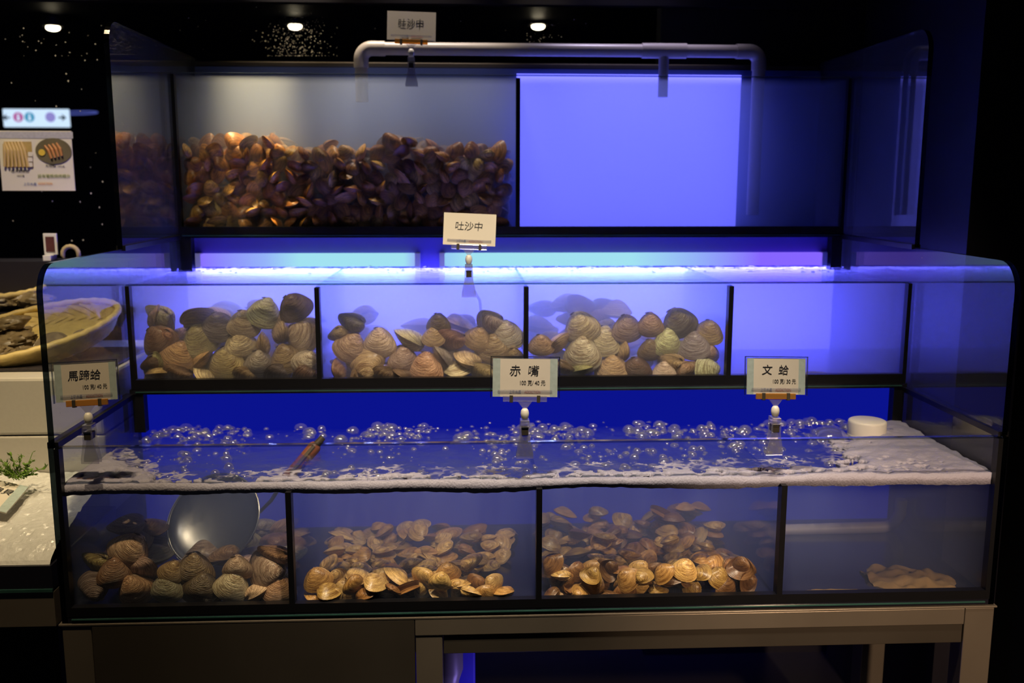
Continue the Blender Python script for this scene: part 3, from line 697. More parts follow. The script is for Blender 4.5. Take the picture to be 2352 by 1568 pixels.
# ------------------------------------------------------------------ price cards
def text(s, size, mat, name, parent, x, y, z, align='CENTER', rot=None, sx=1, shear=0):
    cu = bpy.data.curves.new('t', 'FONT'); cu.body = s; cu.size = size; cu.align_x = align; cu.align_y = 'CENTER'; cu.extrude = .00008; cu.shear = shear
    ob = bpy.data.objects.new('t', cu); COL.objects.link(ob)
    dg = bpy.context.evaluated_depsgraph_get(); dg.update()
    me = bpy.data.meshes.new_from_object(ob.evaluated_get(dg))
    bpy.data.objects.remove(ob); bpy.data.curves.remove(cu)
    me.transform(Matrix.Scale(sx, 4, (1, 0, 0))); me.transform(Matrix.Rotation(R(90), 4, 'X'))
    me.name = name; me.materials.clear(); me.materials.append(mat)
    if rot: me.transform(rot)
    return link(name, me, parent, (x, y, z))
def card(px, rim_py, Y, zrim, label, title, price, w=.108, h=.064, tilt=0, lean=-8, plast='plastic', bar='plastic', sleeve=True, spacing=None, up=0, s=1, bands=True, mark=False):
    p = at(px, rim_py, Y+T/2); t = thing('price_card', label, 'price card', (p.x, Y+T/2, zrim+.0006), 'price cards clipped to the tank rims')
    P = MT[plast]; z0 = up
    # clip straddling the glass
    for sy, nme in ((-1, 'clip_jaw'), (1, 'clip_jaw')):
        m = MB().prism([(-.0075, .037), (.0075, .037), (.0085, .022), (.0085, .008), (.0145, -.022), (.0145, -.029), (-.0145, -.029), (-.0145, -.022), (-.0085, .008), (-.0085, .022)], 'y', -.0011, .0011)
        m.xf(Matrix.Translation((0, sy*.0078, 0)) @ Matrix.Rotation(R(sy*-4), 4, 'X')); obj('clip_jaw', m, P, t, loc=(0, 0, 0), bevel=.0006)
    m = MB().box(-.0055, .0055, -.0105, .0105, .012, .0235); obj('clip_spring', m, MT['steel_dark'], t, loc=(0, 0, 0), bevel=.0008)
    m = MB().box(-.0062, .0062, -.0114, -.0100, .0235, .0262); obj('clip_plate', m, MT['chrome'], t, loc=(0, 0, 0), bevel=.0005)
    m = MB().box(-.0075, .0075, -.0095, .0095, .0305, .037); obj('clip_bridge', m, P, t, loc=(0, 0, 0), bevel=.0006)
    z = .037+z0
    m = MB().lathe([(1e-7, 0), (.0050, .0012), (.0068, .006), (.0072, .0105), (.0062, .0155), (.0040, .0185), (1e-7, .0195)], 18, c=(0, 0, z)); obj('pivot_bead', m, MT['white'], t, smooth=True, loc=(0, 0, 0))
    z += .0185
    hd = Matrix.Translation((0, 0, z)) @ Matrix.Rotation(R(tilt), 4, 'Y') @ Matrix.Rotation(R(lean), 4, 'X')
    def H(m): return m.xf(hd)
    obj('neck', H(MB().prism([(-.003, 0), (.003, 0), (.0125, .0125), (-.0125, .0125)], 'y', -.0018, .0018)), P, t, loc=(0, 0, 0), bevel=.0004)
    bw = w*.34
    obj('grip_bar', H(MB().box(-bw, bw, -.0026, .0026, .0115, .0215)), MT[bar], t, loc=(0, 0, 0), bevel=.0008)
    for sx in (-1, 1):
        obj('grip_spring', H(MB().box(sx*bw*.62-.0028, sx*bw*.62+.0028, -.0036, .0036, .0098, .0222)), MT['steel_dark'], t, loc=(0, 0, 0), bevel=.0006)
    b0 = .0195
    cd_ = obj('card', H(MB().box(-w/2, w/2, -.0004, .0004, b0, b0+h)), MT['paper'], t, loc=(0, 0, 0))
    if bands:
        for sx in (-1, 1):
            a = sx*w/2; b = sx*(w/2-w*.115)
            obj('card_band', H(MB().box(min(a, b), max(a, b), -.0007, -.0004, b0, b0+h)), MT['band'], cd_, loc=(0, 0, 0))
    if sleeve:
        obj('sleeve', H(MB().box(-w/2-.003, w/2+.003, -.0014, -.0011, b0-.001, b0+h+.002, 0)), MT['sleeve'], t, loc=(0, 0, 0))
        for q, (a0, a1, c0, c1) in enumerate(((-w/2-.004, -w/2-.0022, b0-.0015, b0+h+.003), (w/2+.0022, w/2+.004, b0-.0015, b0+h+.003), (-w/2-.004, w/2+.004, b0+h+.0018, b0+h+.0035))):
            obj('sleeve_edge', H(MB().box(a0, a1, -.0018, .001, c0, c1)), MT['rim'], t, loc=(0, 0, 0))
    obj('lower_strip', H(MB().box(-w*.42, w*.42, -.0022, -.0016, b0+h*.115, b0+h*.185)), MT['plastic'], t, loc=(0, 0, 0))
    TX = lambda st, sz, mt, x, zz, al='CENTER', sx=1, nme='lettering', sh=0: text(st, sz, MT[mt], nme, cd_, 0, 0, 0, al, hd @ Matrix.Translation((x, -.00095, zz)), sx, sh)
    TX(title, .0195*(w/.108), 'ink', -.002, b0+h*(.66 if price else .58), sh=.08)
    if price: TX(price, .0098*(w/.108), 'ink', .034, b0+h*.36, 'RIGHT', .8)
    TX('上引水產', .0062, 'ink_blue', -.0165, b0+h*.125, sx=.8, nme='logo')
    TX('ADDICTION', .0062, 'ink_red', .0125, b0+h*.125, sx=.78, nme='logo')
    return t
card(208, 1027, 0, 0, 'price card for horseshoe clams on the bottom rim, its clip stained amber', '馬蹄蛤', '100 克/ 40 元', w=.099, h=.062, tilt=-3, bar='amber')
card(1205, 1027, 0, 0, 'price card reading red mouth clams in a clear sleeve, mid rim of bottom tank', '赤  嘴', '100 克/ 40 元', tilt=1)
card(1777, 1018, 0, 0, 'price card at 30 a portion on the bottom rim near the white cap', '文  蛤', '100 克/ 30 元', w=.100, h=.061, tilt=1, bar='amber')
card(1077, 653, Y1, ZM1, 'white card without price clipped to the middle tank rim before the tube lamps', '吐沙中', '', w=.105, h=.064, tilt=2.5, bands=False, sleeve=False)
card(945, 164, Y2, ZT1, 'shaded card without price clipped high on the top tank rim before the pipe', '吐沙中', '', w=.112, h=.066, tilt=1.5, bands=False, sleeve=False, plast='plastic', bar='amber')

# ------------------------------------------------------------------ pipes
YP = .86
def pv(px, py, Y=YP): return at(px, py, Y)
t = thing('water_pipe', 'grey plastic water pipe with elbows running above the top tank', 'pipe', tuple(pv(820, 160)))
ax_ = [pv(825, 111), pv(1500, 116), pv(1755, 125)]
zc = ax_[0].z
r = .0155
xa, xb, xt = ax_[0].x+.004, ax_[2].x-.012, pv(1525, 120).x
obj('straight_pipe', MB().tube([(xa+.02, YP, zc), (xb-.01, YP, zc)], r, 20), MT['pvc'], t, smooth=True)
def elbow(x, sgn):
    pts = []
    for i in range(9):
        a = math.pi/2*i/8; pts.append((x+sgn*(.026-.026*math.sin(a)) if False else x+sgn*(.026*(1-math.cos(a))), YP, zc-.026+.026*math.sin(a)))
    return [(x, YP, zc-.045)]+pts+[(x+sgn*.058, YP, zc)]
obj('elbow', MB().tube(elbow(xa, 1), r*1.16, 20), MT['pvc'], t, smooth=True)
obj('elbow', MB().tube(elbow(xb, -1), r*1.16, 20), MT['pvc'], t, smooth=True)
obj('down_pipe', MB().tube([(xa, YP, zc-.03), (xa, YP, ZT1-.055)], r, 20), MT['pvc'], t, smooth=True)
obj('down_pipe', MB().tube([(xb, YP, zc-.03), (xb, YP, ZM2+.05)], r, 20), MT['pvc'], t, smooth=True)
obj('tee_joint', MB().tube([(xt-.055, YP, zc), (xt+.055, YP, zc)], r*1.18, 20), MT['pvc'], t, smooth=True)
obj('tee_outlet', MB().tube([(xt, YP, zc), (xt, YP, ZT1-.04)], r*.8, 16), MT['pvc'], t, smooth=True)
# pipe under water in the last bottom bay
a, b, c = at(1800, 1217, .33), at(2030, 1210, .33), at(2068, 1178, .33)
tag(obj('drain_pipe', MB().tube([a, b, b+Vector((.02, 0, .006)), c, c+Vector((0, 0, .03))], .012, 14), MT['pvc'], smooth=True), 'pale bent pipe lying under water in the empty bottom bay', 'pipe')
# little air hose hanging in the middle tank
h = [at(1090, 668, Y1+.03), at(1102, 690, Y1+.035), at(1106, 725, Y1+.045), at(1106, 770, Y1+.06)]
tag(obj('air_hose', MB().tube(h, .0028, 8), MT['plastic'], smooth=True), 'thin clear air hose dipping into the second middle bay behind the card', 'hose')

# ------------------------------------------------------------------ ladle
t = thing('ladle', 'long steel ladle with red brown wooden handle standing in the front tank', 'ladle', tuple(at(490, 1195, .19)))
bc = at(490, 1192, .19)
RB = .090
nrm = Vector((-.20, -.76, .62)).normalized()
prof = [(1e-7, -.034)]+[(RB*math.sin(a), -.034*math.cos(a)) for a in [math.pi/2*i/12 for i in range(1, 13)]]+[(RB+.002, .0012)]+[((RB-.002)*math.sin(a), -.032*math.cos(a)) for a in [math.pi/2*i/12 for i in range(12, 0, -1)]]+[(1e-7, -.032)]
m = MB().lathe(prof, 48); q = Vector((0, 0, 1)).rotation_difference(nrm).to_matrix().to_4x4(); m.xf(Matrix.Translation(bc) @ q)
obj('bowl', m, MT['bowl'], t, smooth=True)
obj('bowl_rim', MB().tube([bc+nrm*.001+(q.to_3x3() @ Vector((RB*math.cos(i*math.pi/24), RB*math.sin(i*math.pi/24), 0))) for i in range(49)], .0013, 6), MT['chrome'], t, smooth=True)
e0 = at(596, 1176, .20); e1 = at(640, 1122, .21); e2 = at(652, 1104, .212); e3 = at(728, 1020, .235)
obj('shaft', MB().tube([e0, (e0+e1)/2+Vector((.004, 0, 0)), e1, e2], [.0032, .0036, .004, .0045], 10), MT['bowl'], t, smooth=True)
d = (e3-e1)
hm = MB()
side = d.cross(Vector((0, 1, 0))).normalized()
hd_ = obj('handle', MB().tube([e1-d*.02, e1+d*.1, e1+d*.55, e1+d*.95, e1+d*1.0], [.007, .0125, .0118, .0125, .009], 14), MT['wood'], t, smooth=True)
obj('handle_inlay', MB().tube([e1+d*.35+Vector((0, -.0095, .004)), e1+d*.95+Vector((0, -.0098, .004))], .0042, 8), MT['steel'], hd_, loc=(0, 0, 0) if False else -t.location+t.location)
obj('handle_end', MB().tube([e3-d*.06, e3+d*.16], [.0085, .006], 12), MT['steel_dark'], hd_, smooth=True, loc=(0, 0, 0))

# floating white cap
p = atz(1990, 1002, WL_LOW)
t = thing('float_cap', 'round white plastic cap floating at the back of the empty bottom bay', 'cap', (p.x, p.y, WL_LOW-.004))
obj('cap', MB().lathe([(.0365, 0), (.0372, .003), (.0372, .034), (.036, .0375), (.033, .039), (1e-7, .0395)], 40), MT['white'], t, smooth=True, loc=(0, 0, 0))
obj('grip_ring', MB().lathe([(.0374, .006), (.0379, .008), (.0374, .010)], 40), MT['white'], t, smooth=True, loc=(0, 0, 0))

# sediment on the bare floors
def mound(label, cx, cy, z, rx, ry, h, seed):
    m = MB(); n = 30
    for j in range(n+1):
        for i in range(n+1):
            u, v = 2*i/n-1, 2*j/n-1; d = (u*u+v*v)*(1+.75*noise.noise(Vector((u*1.7, v*1.7, seed+.5)))+.35*noise.noise(Vector((u*5, v*5, seed))))
            zz = z+max(-.001, h*(1-d)*(.55+.9*noise.noise(Vector((u*3+seed, v*3, seed)))))-.0008
            m.v.append(Vector((cx+u*rx, cy+v*ry, zz)))
    for j in range(n):
        for i in range(n): a = j*(n+1)+i; m.f.append([a, a+1, a+n+2, a+n+1]); m.m.append(0)
    o = obj('sediment', m, MT['sed'], smooth=True); tag(o, label, 'sediment', kind='stuff')
mound('yellow brown sediment heaped at the far end of the empty bottom bay', .695, .085, ZB0+.0105, .080, .055, .024, 3)
mound('thin scatter of shell grit along the glass of the empty bottom bay', .53, .035, ZB0+.0105, .09, .018, .006, 9)
mound('pinkish brown silt on the floor of the empty middle bay', .60, Y1+.07, ZM0+.0105, .16, .045, .010, 5)

# ------------------------------------------------------------------ steel stand
ZS = ZB0-.0012
t = thing('tank_stand', 'dark stainless steel stand carrying the glass tanks', 'stand', (0, .2, -ZO))
FL = -ZO
obj('top_plate', MB().box(-.81, .81, -.004, .46, ZS-.004, ZS-.0005), MT['steel'], t, bevel=.0008)
obj('front_beam', MB().box(-.2125, .752, -.0035, .03, ZS-.034, ZS-.004), MT['steel'], t, bevel=.001)
obj('lower_beam', MB().box(-.164, .752, .000, .03, ZS-.070, ZS-.034), MT['steel_dark'], t, bevel=.001)
obj('side_panel', MB().box(-.7555, -.2135, -.0035, .012, FL+.08, ZS-.0045), MT['steel_dark'], t, bevel=.001)
for nme, x0, x1, zt in (('leg', -.805, -.757, ZS-.004), ('leg', .754, .806, ZS-.004), ('leg', -.212, -.166, ZS-.034)):
    obj(nme, MB().box(x0, x1, -.002, .040, FL, zt), MT['steel'], t, bevel=.0015)
for x0, x1 in ((-.805, -.757), (.754, .806)):
    obj('leg', MB().box(x0, x1, .40, .45, FL, ZS-.004), MT['steel'], t, bevel=.0015)
x = at(1028, 1520, .10).x
t = thing('drain_pipe', 'grey drain pipe with narrowing collar behind the middle leg of the stand', 'pipe', (x, .10, FL))
obj('upright', MB().tube([(x, .10, FL), (x, .10, ZS-.17)], .021, 18), MT['pvc'], t, smooth=True)
obj('collar', MB().tube([(x, .10, ZS-.175), (x, .10, ZS-.15), (x, .10, ZS-.03)], [.021, .029, .029], 18), MT['pvc'], t, smooth=True)
tag(obj('blue_crate', MB().box(x-.10, x+.052, .20, .34, FL, -.475), solid('blue_plastic', (.05, .04, .75), .5), bevel=.004), 'blue plastic crate under the stand behind the drain pipe', 'crate')

# ------------------------------------------------------------------ room
struct('floor', MB().box(-8, 8, -4, 11, FL-.05, FL), MT['floor'])
struct('ceiling', MB().box(-8, 8, -4, 11, 1.87, 1.92), MT['dark'])
struct('wall_right', MB().box(1.12, 1.20, -1.2, 1.05, FL, 1.87), MT['dark'])
struct('wall_panel_right', MB().box(.93, 1.06, .42, 1.02, FL, 1.86), MT['navy'])
xs = at(1518, 70, 1.06).x
struct('wall_back', MB().box(xs, 2.2, 1.06, 1.12, FL, 1.87), MT['navy'])
struct('wall_far', MB().box(-8, 8, 10.6, 10.7, FL, 1.87), MT['dark'])
zt_ = at(1300, 16, 1.05).z
struct('trim_1', MB().box(-4.0, 2.2, 1.02, 1.055, zt_, zt_+.10), MT['navy'])
# dusty glass behind the tanks
w = struct('window_1', MB().box(-3.0, xs-.003, 1.062, 1.068, FL, 1.87), MT['clear'])
q = random.Random(3); m = MB()
def speck(px, py, s):
    p = at(px, py, 1.060); a = q.uniform(0, 3); vs = [(p.x+s*math.cos(a+i*math.pi/3)*q.uniform(.7, 1.2), 1.0605, p.z+s*math.sin(a+i*math.pi/3)*q.uniform(.7, 1.2)) for i in range(6)]
    m.add(vs, [list(range(6))])
for cx, cy, n, sd in ((678, 75, 420, 36), (1236, 85, 70, 26), (122, 69, 14, 60)):  # real dust, crowded round the lamps to imitate their scattered glow
    for _ in range(n):
        speck(cx+q.gauss(0, sd), min(cy+30+abs(q.gauss(0, 24)) if q.random() < .3 else cy+q.gauss(0, sd*.75), 128), q.uniform(.0004, .0015))
for _ in range(60): speck(q.uniform(10, 1400), q.uniform(40, 126), q.uniform(.0006, .0018))
for _ in range(26): speck(q.uniform(20, 240), q.uniform(90, 560), q.uniform(.0008, .0026))
o = obj('dust', m, MT['dust'], w); o['kind'] = 'stuff'
# glowing lamps standing in for ceiling lights reflected in the dark wall
for px, py, label in ((122, 69, 'round warm lamp standing in for a reflection beyond the menu sheet'), (678, 66, 'round lamp standing in for a reflection in a halo of dust above the top tank'), (1236, 66, 'round lamp standing in for a reflection past the top card above the pipe')):
    p = at(px, py, 7.5); t = thing('lamp_reflection', label, 'lamp', (p.x, 7.5, 1.87), 'lamps standing in for reflections')
    obj('lens', MB().lathe([(1e-7, -.044), (.026, -.042), (.044, -.036), (.054, -.024), (.056, -.012)], 28), MT['spot'], t, smooth=True, loc=(0, 0, p.z-1.87+.04))
    obj('lamp_ring', MB().lathe([(.056, -.014), (.088, -.014), (.092, 0), (.092, 1.87-p.z-.04)], 28), MT['dark'], t, smooth=True, loc=(0, 0, p.z-1.87+.04))
# lit pictogram sign, and a glowing ring standing in for a reflected light
p0, p1 = at(6, 250, 6.0), at(160, 292, 6.0)
t = thing('lit_sign', 'glowing white restroom sign with two arrows and coloured round symbols', 'sign', ((p0.x+p1.x)/2, 6.0, (p0.z+p1.z)/2))
obj('sign_face', MB().box(p0.x, p1.x, 5.995, 6.02, p1.z, p0.z), MT['sign'], t, bevel=.004)
def disc(px, py, rr, mat, nme):
    p = at(px, py, 5.99); obj(nme, MB().lathe([(1e-7, 0), (rr, 0), (rr, .004), (1e-7, .004)], 24).xf(Matrix.Translation(p) @ Matrix.Rotation(R(90), 4, 'X')), MT[mat], t)
disc(42, 269, .037, 's_pink', 'pink_symbol'); disc(68, 269, .037, 's_blue', 'blue_symbol'); disc(116, 269, .037, 's_violet', 'violet_symbol')
def figure(px, nme):
    p = at(px, 269, 5.985); g = MB(); g.lathe([(1e-7, 0), (.007, 0), (.007, .002), (1e-7, .002)], 12).xf(Matrix.Translation((p.x, 5.984, p.z+.018)) @ Matrix.Rotation(R(90), 4, 'X'))
    g.prism([(p.x-.009, p.z-.024), (p.x+.009, p.z-.024), (p.x+.007, p.z+.008), (p.x-.007, p.z+.008)], 'y', 5.983, 5.985); obj(nme, g, MT['sign'], t)
figure(42, 'figure_symbol'); figure(68, 'figure_symbol')
for px, sg in ((14, -1), (143, 1)):
    p = at(px, 270, 5.985); k = sg
    obj('arrow', MB().prism([(p.x-k*.028, p.z-.006), (p.x+k*.002, p.z-.006), (p.x-k*.004, p.z-.026), (p.x+k*.030, p.z), (p.x-k*.004, p.z+.026), (p.x+k*.002, p.z+.006), (p.x-k*.028, p.z+.006)][::k], 'y', 5.983, 5.99), MT['s_dark'], t)
p = at(178, 259, 6.4); rr = .145
tag(obj('ring_reflection', MB().tube([(p.x+rr*math.cos(i*math.pi/24), 6.4+rr*math.sin(i*math.pi/24), p.z+.022*math.sin(i*math.pi/24)) for i in range(49)], .006, 10), MT['ring'], smooth=True), 'thin blue glowing ring standing in for a reflection behind the restroom sign', 'lamp')

# menu sheet on the glass
a, b = at(-6, 300, 1.04), at(173, 438, 1.04)
t = thing('menu_sheet', 'cream printed menu sheet with two prawn pictures on the dark glass', 'menu', ((a.x+b.x)/2, 1.04, b.z))
sh = obj('sheet', MB().box(a.x, b.x, 1.040, 1.042, b.z, a.z), MT['paper'], t)
def on(px, py, dy=0): return at(px, py, 1.0395-dy)
def rect(x0, y0, x1, y1, mat, nme, par=None, dy=0):
    A, B = on(x0, y0, dy), on(x1, y1, dy); return obj(nme, MB().box(A.x, B.x, A.y-.0003, A.y, B.z, A.z), mat, par or t)
obj_b = rect(-6, 302, 168, 318, solid('menu_header_print', (.52, .50, .56), .6, var=.25, scale=150), 'header_band')
pic1 = rect(9, 325, 77, 385, solid('prawn_print', (.52, .36, .12), .6, var=.3, scale=60), 'prawn_picture')
for i in range(7):
    A = on(12+i*9, 383, .001); B = on(12+i*7.5, 345, .001); C = on(4+i*7.5, 326, .001)
    if i == 0: C = on(10, 330, .001)
    obj('prawn_stripe', MB().tube([A, B, C], [.0035, .0048, .003], 6).xf(Matrix.Translation((0, -.002, 0))), solid('prawn_pale', (.72, .50, .20), .6), pic1, loc=-Vector((0, 0, 0)))
for k in range(3): rect(64, 349+k*12, 75, 359+k*12, MT['paper'], 'picture_tag', None, .003)
c = on(123, 347, .001)
pl = obj('plate_picture', MB().lathe([(1e-7, 0), (.046, 0), (.046, .0004), (1e-7, .0004)], 40).xf(Matrix.Translation(c) @ Matrix.Rotation(R(90), 4, 'X') @ Matrix.Scale(.72, 4, (0, 1, 0))), solid('plate_print', (.16, .13, .07), .6, var=.3), t)
for i in range(4):
    A = on(103+i*9, 334-i*2, .002); B = on(112+i*9, 345-i, .002); C = on(119+i*8, 364-i*2, .002)
    obj('prawn_print', MB().tube([A, B, C], [.0025, .004, .003], 6).xf(Matrix.Translation((0, -.002, 0))), solid('cooked_prawn', (.62, .27, .09), .6, var=.3), pl, loc=(0, 0, 0))
c = on(96, 350, .003); obj('lemon_print', MB().lathe([(1e-7, 0), (.0085, 0), (.0085, .0004), (1e-7, .0004)], 20).xf(Matrix.Translation(c) @ Matrix.Rotation(R(90), 4, 'X')), solid('lemon_yellow', (.85, .58, .07), .6), pl, loc=(0, 0, 0))
def mtxt(s, px, py, size, mat, nme='lettering', sx=1):
    p = on(px, py, .001); return text(s, size, MT[mat], nme, t, p.x-t.location.x, p.y-t.location.y, p.z-t.location.z, sx=sx)
mtxt('超大肥嫩蝦', 46, 393, .0092, 'ink'); mtxt('100元/隻', 47, 404, .0055, 'ink'); mtxt('大明蝦', 116, 381, .0092, 'ink'); mtxt('100元/隻', 140, 382, .0050, 'ink')
mtxt('設有電漿燒烤櫃台', 124, 405, .0105, 'ink_green', sx=1.0); mtxt('上引水產', 69, 423, .0085, 'ink_blue', 'logo'); mtxt('ADDICTION', 104, 422, .0085, 'ink_orange', 'logo', .78)

# ------------------------------------------------------------------ stall beside the tank
SX0, SX1 = -1.75, -.815
t = thing('ice_counter', 'neighbouring black fronted counter with steel beam and crushed ice on top', 'counter', (-1.2, .15, FL))
z1, z2, z3 = at(60, 1300, 0).z, at(60, 1355, 0).z, at(60, 1440, 0).z
obj('black_front', MB().box(SX0, SX1-.0, .0, .297, z2, z1), MT['base'], t)
obj('glass_lip', MB().box(SX0, SX1, -.003, .0, z2-.003, z2+.002), MT['green'], t)
obj('steel_beam', MB().box(SX0, SX1, .0, .04, z3, z2-.004), MT['steel'], t, bevel=.001)
obj('cabinet', MB().box(SX0, SX1-.02, .05, .295, FL, z2-.004), MT['dark'], t)
# ice
m = MB(); nx, ny = 150, 60; zi0 = z1; zi1 = at(60, 1082, .3).z
for j in range(ny+1):
    for i in range(nx+1):
        u = i/nx; v = j/ny; x = SX0+(SX1-.004-SX0)*u; y = .004+.292*v
        z = zi0+(zi1-zi0)*(v**.62)+(.006*noise.noise(Vector((x*9, y*9, 4)))+.004*noise.noise(Vector((x*40, y*40, 5)))+.0035*noise.noise(Vector((x*110, y*110, 6))))*min(1, v*8)
        m.v.append(Vector((x, y, z+.0005)))
for j in range(ny):
    for i in range(nx): k = j*(nx+1)+i; m.f.append([k, k+1, k+nx+2, k+nx+1]); m.m.append(0)
k = len(m.v); m.add([(SX0, .004, zi0), (SX1-.004, .004, zi0), (SX1-.004, .296, zi0), (SX0, .296, zi0)], [[3, 2, 1, 0]])
tag(obj('crushed_ice', m, MT['ice']), 'sloping bed of sparkling crushed ice on the neighbouring counter', 'ice', kind='stuff')
# parsley
pr_ = at(45, 1100, .20); m = MB(); q = random.Random(8)
for _ in range(26):
    a = q.uniform(-1.3, 1.3); L = q.uniform(.02, .05); dr = Vector((math.sin(a), q.uniform(-.3, .3), max(.25, math.cos(a)*.75))).normalized()
    s0 = pr_+Vector((q.uniform(-.012, .012), q.uniform(-.01, .01), .001)); tip = s0+dr*L
    m.tube([s0, (s0+tip)/2+Vector((0, 0, .003)), tip], .0007, 5)
    for kk in range(9):
        c = s0+dr*L*(.35+.65*kk/8); w2 = q.uniform(.006, .011); b2 = Vector((q.uniform(-1, 1), q.uniform(-1, 1), q.uniform(-.2, 1))).normalized()
        n2 = b2.cross(dr).normalized()*w2*.28; m.add([c, c+b2*w2*.6+n2, c+b2*w2*1.2, c+b2*w2*.6-n2], [[0, 1, 2, 3]])
tag(obj('parsley_sprig', m, MT['leaf']), 'green parsley sprig stuck in the ice behind a tilted card', 'parsley')
# tilted card on the ice
t = thing('ice_card', 'tilted white card with dark characters lying on the crushed ice', 'card', tuple(at(20, 1160, .13)))
def on_ice(px, py, lift):
    y = .0
    while y < .29:
        p = at(px, py, y); v = max(0, (y-.004)/.292)
        if p.z < zi0+(zi1-zi0)*v**.62+.010: break
        y += .002
    return at(px, py, y-lift)
A, B = on_ice(66, 1118, .018), on_ice(14, 1178, .018)
D, C_ = A+(at(-60, 1088, A.y+.02)-A), B+(at(-60, 1088, A.y+.02)-A)
nrm_ = (A-D).cross(B-A).normalized(); nrm_ = nrm_ if nrm_.y < 0 else -nrm_
m = MB(); m.add([A, B, C_, D, A-nrm_*.002, B-nrm_*.002, C_-nrm_*.002, D-nrm_*.002], [[0, 1, 2, 3], [7, 6, 5, 4], [0, 4, 5, 1], [1, 5, 6, 2], [2, 6, 7, 3], [3, 7, 4, 0]])
pc = obj('card', m, MT['paper'], t)
k1, k2 = (D-A)*.16, (C_-B)*.16
m = MB(); o_ = nrm_*.0006; m.add([A+o_, B+o_, B+k2+o_, A+k1+o_], [[0, 1, 2, 3]]); obj('card_band', m, MT['band'], pc, loc=(0, 0, 0))
xa_ = (A-D).normalized(); za_ = (A-B).normalized(); ya_ = -nrm_; za_ = xa_.cross(ya_)
RM = Matrix((xa_, ya_, za_)).transposed().to_4x4()
text('大扇貝', .020, MT['ink'], 'lettering', pc, *((A+B)/2+(D-A)*.42+(A-B)*.14+nrm_*.0012), 'CENTER', RM)
text('元/個', .011, MT['ink'], 'lettering', pc, *((A+B)/2+(D-A)*.42-(A-B)*.22+nrm_*.0012), 'CENTER', RM)
# riser box behind the ice
z4, z5 = at(60, 868, .3).z, at(60, 1001, .3).z
t = thing('foam_box', 'stacked white foam box riser behind the crushed ice', 'box', (-1.2, .45, zi0))
obj('lower_tier', MB().box(SX0, SX1-.012, .30, .75, zi0-.02, z5-.001), MT['styro'], t, bevel=.003)
obj('upper_tier', MB().box(SX0, SX1-.012, .30, .75, z5+.001, z4), MT['styro'], t, bevel=.006)
o = obj('riser_base', MB().box(SX0, SX1-.02, .31, .75, FL, zi0-.0201), MT['dark'], t)
z6 = at(60, 838, .40).z
tag(obj('mesh_tray', MB().box(SX0, SX1-.02, .36, .615, z4+.0008, z6), solid('dark_mesh_tray', (.035, .03, .035), .4, var=.8, scale=190), bevel=.003), 'dark perforated tray under the bamboo basket', 'tray')
# baskets
def basket(name, label, c, Rb, tilt, roll, h):
    t = thing(name, label, 'basket', tuple(c))
    mtx = Matrix.Translation(c) @ Matrix.Rotation(R(roll), 4, 'Y') @ Matrix.Rotation(R(tilt), 4, 'X')
    m = MB(); n = 72; rows = 16
    prof = [(Rb*(.05+.80*i/8), .004*(i/8)**2) for i in range(9)]+[(Rb*(.85+.15*(i/7)**.8), .004+h*(i/7)**1.3) for i in range(1, 8)]
    k = 0
    for i, (rr, zz) in enumerate(prof):
        for j in range(n):
            t_ = 2*math.pi*j/n; wv = .0030*(1 if (i+j) % 2 else -1); m.v.append(Vector(((rr+wv)*math.cos(t_), (rr+wv)*math.sin(t_), zz+wv*.5)))
    for i in range(len(prof)-1):
        for j in range(n): q_ = (j+1) % n; m.f.append([i*n+j, i*n+q_, (i+1)*n+q_, (i+1)*n+j]); m.m.append(0)
    m.f.append(list(range(n))); m.m.append(0)
    m.xf(mtx); o = obj('woven_bowl', m, MT['bamboo'], t, smooth=True)
    so = o.modifiers.new('thick', 'SOLIDIFY'); so.thickness = .003
    rim = MB(); rim.tube([mtx @ Vector((Rb*math.cos(2*math.pi*i/64), Rb*math.sin(2*math.pi*i/64), h+.004+.0018*(i % 2))) for i in range(65)], .0075, 10); obj('rolled_rim', rim, MT['bamboo'], t, smooth=True)
    return mtx
bc_ = at(72, 768, .56)
mx1 = basket('bamboo_basket', 'round woven bamboo basket of shellfish tilted beside the tank', bc_-Vector((0, 0, .035)), .192, 10, -9, .042)
bc2 = at(10, 672, .90)
mx2 = basket('bamboo_basket', 'second bamboo basket further back above the first basket', bc2-Vector((.05, 0, .03)), .14, 4, 0, .035)
tag(obj('back_shelf', MB().box(SX0, SX1-.02, .765, 1.03, FL, bc2.z-.034), MT['navy']), 'dark back shelf carrying the second basket', 'shelf')
def rough(name, mtx, x, y, z, s, mat, label, group, seed, flat=.5):
    m = MB(); n, k = 34, 20
    for i in range(k+1):
        th = math.pi*i/k
        for j in range(n):
            ph = 2*math.pi*j/n; v = Vector((math.sin(th)*math.cos(ph), math.sin(th)*math.sin(ph), math.cos(th)))
            d = 1+.30*noise.noise(v*1.6+Vector((seed, 0, 0)))+.20*noise.noise(v*4+Vector((0, seed, 0)))+.13*noise.noise(v*9+Vector((seed, seed, 0)))
            m.v.append(mtx @ Vector((x+v.x*s*d*1.25, y+v.y*s*d*.9, z+v.z*s*flat*d)))
    for i in range(k):
        for j in range(n): q_ = (j+1) % n; m.f.append([i*n+j, i*n+q_, (i+1)*n+q_, (i+1)*n+j]); m.m.append(0)
    o = obj(name, m, mat, smooth=True); return tag(o, label, 'shellfish', group)
q = random.Random(4); k = 0
